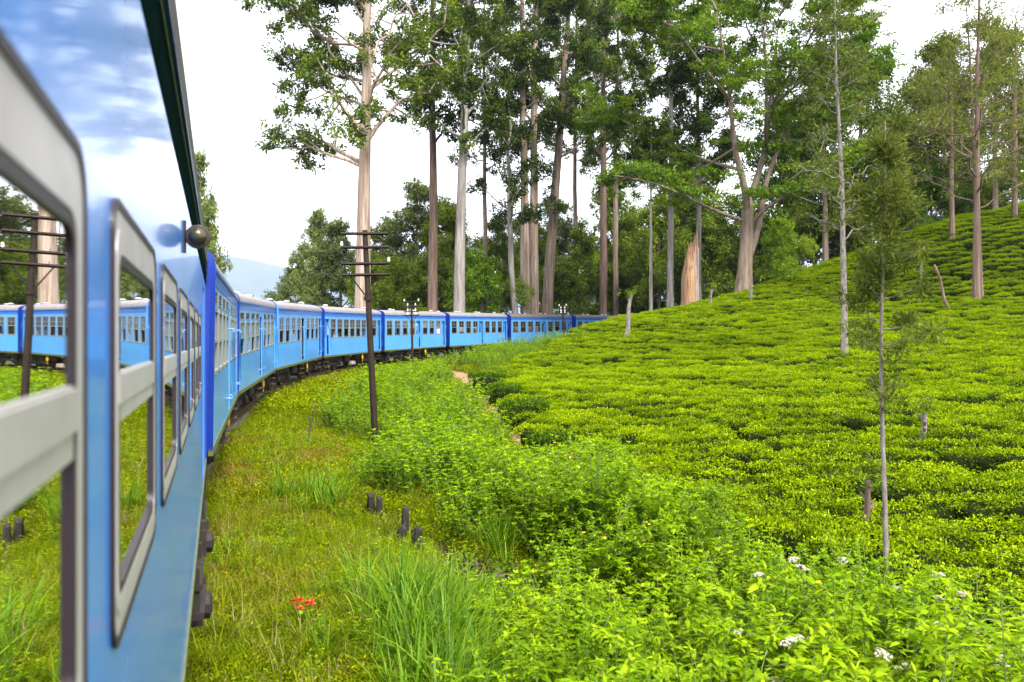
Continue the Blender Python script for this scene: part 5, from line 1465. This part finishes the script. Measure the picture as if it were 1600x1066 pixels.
shrub(X_(1430, 6.7), 6.7, 893, 2, 'shrub right of the sapling foot with scattered cream heads', 4.3, hi(4, 10))
shrub(X_(1530, 6.6), 6.6, 893, 0, 'shrub carrying the big cluster of cream flowers near the right edge', 5.6, hi(5, 18))
shrub(X_(1640, 6.8), 6.8, 908, 1, 'shrub cut by the right edge under the tea', .5, hi(6, 4))
shrub(X_(1250, 8.4), 8.4, 828, 3, 'small-leaved shrub with yellow dots left of the sapling foot', 1.1, hi(7, 5), 'yellow')
shrub(X_(1350, 8.6), 8.6, 846, 3, 'low shrub directly before the foot of the slender sapling', 2.2, hi(8, 8))
shrub(X_(1150, 9.2), 9.2, 842, 3, 'low yellow-green shrub at the tea edge right of centre', 3.3)
shrub(X_(1450, 8.5), 8.5, 883, 3, 'low shrub at the tea edge right of the sapling', .4, hi(9, 6))
shrub(X_(870, 13.6), 13.6, 700, 3, 'bushy shrub on the left of the central hump behind the dark hollow', 4.4, hi(10, 3), 'yellow')
shrub(X_(930, 12.8), 12.8, 672, 1, 'tallest shrub of the central hump, dotted with yellow flowers', 5.5, hi(11, 6), 'yellow')
shrub(X_(1000, 12.6), 12.6, 700, 0, 'rounded shrub on the right of the central hump', .7, hi(12, 4), 'yellow')
shrub(X_(950, 11.2), 11.2, 775, 3, 'lower shrub in front of the central hump with orange-yellow flowers', 1.8, hi(13, 5), 'yellow')
shrub(X_(1040, 11.0), 11.0, 790, 2, 'shrub between the central hump and the tea edge', 2.9)
shrub(X_(820, 15.2), 15.2, 705, 3, 'green shrub above the dark hollow left of the central hump', 4.0, hi(14, 2), 'yellow')
shrub(X_(905, 15.8), 15.8, 672, 3, 'shrub at the back of the central hump near the path end', 5.1, hi(15, 3), 'yellow')
shrub(X_(1075, 13.4), 13.4, 760, 1, 'leafy shrub leaning on the low corner of the tea', .3)
shrub(X_(905, 9.2), 9.2, 880, 3, 'small shrub on the right lip of the dark hollow', 2.4)
shrub(X_(800, 8.2), 8.2, 915, 3, 'low shrub on the near lip of the dark hollow behind the tall grass', .6)
shrub(X_(860, 7.0), 7.0, 935, 1, 'leafy shrub between the tall grass and the bottom centre shrub', 1.9)
shrub(X_(800, 5.8), 5.8, 1010, 3, 'small shrub at the bottom edge beside the tall grass', 3.7)
shrub(X_(920, 6.2), 6.2, 945, 2, 'upright large-leaved shrub just left of bottom centre shrub', 5.3)
shrub(X_(905, 4.9), 4.9, 1020, 1, 'shrub tips showing at the very bottom edge right of the tall grass', 4.6)
shrub(X_(815, 14.4), 14.4, 768, 3, 'shrub on the far lip of the dark hollow right of the posts', 2.1)
shrub(X_(740, 15.5), 15.5, 745, 3, 'shrub on the bank right of the two short posts', 5.7, hi(21, 2), 'yellow')
shrub(X_(690, 19.0), 19.0, 690, 3, 'bushy shrub on the bank right of the near telegraph pole foot', .3, hi(22, 3), 'yellow')
shrub(X_(760, 20.0), 20.0, 660, 3, 'bushy shrub midway along the bank left of the path end', 1.2, hi(23, 3), 'yellow')
shrub(X_(690, 25.0), 25.0, 625, 1, 'shrub on the upper bank between near pole and path', 2.7, hi(24, 3), 'yellow')
shrub(X_(640, 29.0), 29.0, 605, 3, 'shrub on the upper bank below the thin middle pole', 4.2, hi(25, 3), 'yellow')
# feathery sapling at the tea corner
wood, L = grow_tree(88, H=1.9, r0=.022, z_cr=.5, Rc=.55, limbs=16, per=1500, size=.075, clump=(.09, .17), sub=3, rmin=.004, tint0=.6, aspect=.35, base_flare=.1)
tree_obj('young_sapling', 'small bright feathery sapling at the tea corner right of the central hump', base(1122, 11.8, .05), wood, L, M['twig'], M['lime'], cat='sapling')

# ------------------------------------------------------------------ telegraph poles
def pole(px, py, Y, toppx, toppy, label, r0=.095, near=True):
    p_ = pt(px, py, Y); b = np.array([p_[0], p_[1], gz1(p_[0], p_[1]) - .3]); tp_ = pt(toppx, toppy, Y)
    root = empty('telegraph_pole', b); tag(root, label, 'telegraph pole', 'telegraph poles along the line')
    T = tp_ - b; H = T[2]
    ax = unit(T); wy = np.array([math.cos(.32), math.sin(.32), .045]); wy = unit(wy - ax*(wy @ ax)*.0)
    mb = MB(); mb.tube([(0, 0, 0), tuple(T*.5), tuple(T)], [r0, r0*.88, r0*.74], 8); link('post', mb.mesh('post', True, 50), M['pole'], root)
    sc_ = 345 / FPX * 20.4 / (H - .3) if H else 1
    s_ = (H - .3) / 5.87
    arms = [(.075, .62), (.345, .64), (.665, .64), (.885, .64)]
    for (dz, hw_) in arms:
        c = T - ax * dz*1.35 * s_ + np.array([0, -r0*.9, 0]); e0, e1 = c - wy*hw_*s_, c + wy*hw_*s_
        mb = MB(); mb.tube([e0, c, e1], .042*max(s_, .8), 4); ar = link('crossarm', mb.mesh('crossarm'), M['pole'], root)
        for u in (-.95, -.5, .5, .95):
            if (int(dz*100) + int(u*20)) % (5 if near else 2) != 0: 
                mb = MB(); q = c + wy*hw_*s_*u; mb.tube([q, q + np.array([0, 0, .10])], .010, 5); link('pin', mb.mesh('pin'), M['pole'], ar); continue
            q = c + wy*hw_*s_*u
            mb = MB(); mb.lathe([(.012, 0), (.014, .05), (.036, .052), (.040, .085), (.030, .10), (.036, .115), (.030, .15), (.010, .165)], Matrix.Translation(Vector(q)) @ Matrix.Scale(1.0 if near else 1.25, 4), 9)
            link('insulator', mb.mesh('insulator', True), M['porcelain'], ar)
    for u in (-.78, .72):
        a_ = T - ax*arms[0][0]*1.35*s_ + wy*.64*s_*u; b_ = T - ax*arms[2][0]*1.35*s_ + wy*.64*s_*u
        mb = MB(); mb.tube([a_ + np.array([0, -.03, .0]), b_ + np.array([0, -.03, -.06])], .014, 4); link('strap', mb.mesh('strap'), M['pole'], root)
    c = T - ax*1.82*s_
    for u in (-.68, .68):
        e = T - ax*arms[3][0]*1.35*s_ + wy*.64*s_*u
        mb = MB(); mb.tube([c + np.array([0, -r0, 0]), e + np.array([0, -.05, 0])], .020, 5); link('brace', mb.mesh('brace'), M['pole'], root)
    mb = MB(); mb.lathe([(r0*1.25, -.05), (r0*1.25, .05)], Matrix.Translation(Vector(c)), 10); link('collar', mb.mesh('collar', True), M['pole'], root)
pole(588, 705, 20.4, 570, 360, 'near dark iron telegraph pole with four crossarms in the grass')
pole(645, 578, 51, 643, 470, 'thin middle telegraph pole standing before the carriages', .085, False)
pole(882, 555, 68, 879, 478, 'farthest telegraph pole with white insulators behind the tea shoulder', .08, False)

# ------------------------------------------------------------------ cut posts, twigs, red flowers
def post(px, py0, py1, Y, w_, label, sq=True):
    p0 = pt(px, py1, Y); x, y = p0[0], p0[1]; z = min(gz1(x, y), p0[2]) - .25; H = topz(py0, Y) - z; g = random.Random(px)
    mb = MB(); n_ = 8; vs = []
    for i in range(5):
        for k in range(n_):
            a = 2*math.pi*k/n_ + .39; rr = w_*(1 + .10*math.sin(k*2.3 + i)) * (1.0 if i < 4 else .9); zz = H*i/4 if i < 4 else H + .02*math.sin(k*1.7)
            vs.append((rr*math.cos(a) + .01*i*g.uniform(-1, 1), rr*math.sin(a), zz if i < 4 else H + .025*math.sin(k*1.7)))
    for i in (3,):
        for k in range(n_): vs[i*n_+k] = (vs[i*n_+k][0], vs[i*n_+k][1], H*.93)
    mb.add(vs, [(i*n_+k, i*n_+(k+1) % n_, (i+1)*n_+(k+1) % n_, (i+1)*n_+k) for i in range(4) for k in range(n_)] + [tuple(4*n_+k for k in range(n_))])
    o = link('wooden_post', mb.mesh('wooden_post'), M['wood_dark']); o.location = (x, y, z); tag(o, label, 'post', 'cut wooden posts in the grass')
post(579, 772, 800, 13.4, .075, 'left one of the two short dark posts below the near telegraph pole')
post(593, 776, 802, 13.3, .07, 'right one of the two short dark posts below the near telegraph pole')
post(633, 794, 850, 12.9, .058, 'tallest slim dark post left of the dark hollow')
post(627, 822, 862, 12.5, .075, 'thick dark post in front of the tallest slim post')
post(652, 825, 862, 12.4, .09, 'split dark post right of the tallest slim post')
def twig(p0, p1, r_, label, seed):
    g = np.random.default_rng(seed); p0 = np.array(p0); p1 = np.array(p1); mb = MB(); n_ = 7
    q = np.linspace(p0, p1, n_) + np.concatenate([np.zeros((1, 3)), g.normal(size=(n_-1, 3))*.025]); mb.tube(q, np.linspace(r_, r_*.35, n_), 6)
    for i in range(2, 6): mb.tube([q[i], q[i] + unit(g.normal(size=3) + unit(p1-p0))*.22], [r_*.5, r_*.2], 5)
    o = link('dead_branch', mb.mesh('dead_branch', True), M['twig']); tag(o, label, 'branch')
p_ = pt(480, 695, 20.5); twig((p_[0], p_[1], gz1(p_[0], p_[1])), pt(494, 632, 20.5), .03, 'thin dead stick leaning up out of the grass left of the telegraph pole', 1)
p_ = pt(740, 905, 11.5); q_ = pt(800, 872, 11.9); twig((p_[0], p_[1], gz1(p_[0], p_[1]) + .15), (q_[0], q_[1], gz1(q_[0], q_[1]) + .35), .02, 'brown dead branch lying in the dark hollow', 2)
RP = Leafy(); k = 10; az = np.arange(k)*6.283/k; D = unit(np.stack([np.cos(az), np.sin(az), np.full(k, .5)], 1)); RP.fine(np.zeros((k, 3)), D, np.tile([0, 0, 1.], (k, 1)), .048, .026, np.full(k, .5))
RP.fine(np.zeros((k, 3)), unit(np.stack([np.cos(az+.3), np.sin(az+.3), np.full(k, 1.6)], 1)), np.tile([0, 0, 1.], (k, 1)), .04, .024, np.full(k, .5)); RP.fine(np.zeros((k, 3)), unit(np.stack([np.cos(az), np.sin(az), np.full(k, -.4)], 1)), np.tile([0, 0, 1.], (k, 1)), .03, .02, np.full(k, .5))
RPM = RP.mesh('flower'); RPM.materials.append(M['petal_red'])
Yf = 7.6; p_ = pt(472, 975, Yf); zf = gz1(p_[0], p_[1])
root = empty('red_flower_plant', (p_[0], p_[1], zf)); tag(root, 'small plant with a cluster of red-orange flowers in the front grass', 'flower')
mb = MB(); 
for i, (px, py) in enumerate([(462, 955), (470, 954), (463, 966), (471, 966), (480, 959), (486, 959)]):
    c = pt(px, py, Yf) - np.array([p_[0], p_[1], zf]); c[1] += .03*(i % 3 - 1); c[2] += .10
    mb.tube([(0, 0, 0), c*.5 + np.array([0, 0, .05]), c], .003, 4); o = link('flower', RPM, None, root); o.location = c; o.rotation_euler = (-.5 + .2*i, .2*(i % 3 - 1), i)
link('stem', mb.mesh('stem'), M['stem'], root)
LL = herb_proto(77, 50, .18, .12, (.05, .10)); link('foliage', LL.mesh('foliage'), M['weed'], root)
# ------------------------------------------------------------------ valley air
mb = MB(); mb.box((-9300, -9300, -55), (9300, 9300, 900))
m, t, n, l = newmat('valley_haze'); o_ = n('ShaderNodeOutputMaterial'); pv = n('ShaderNodeVolumePrincipled')
pv.inputs['Color'].default_value = (.58, .68, 1.0, 1); pv.inputs['Density'].default_value = .00011; pv.inputs['Anisotropy'].default_value = .2
l(pv.outputs[0], o_.inputs['Volume'])
hz = link('haze', mb.mesh('haze'), m); tag(hz, 'thin bluish haze over the far valley', 'haze', kind='stuff')
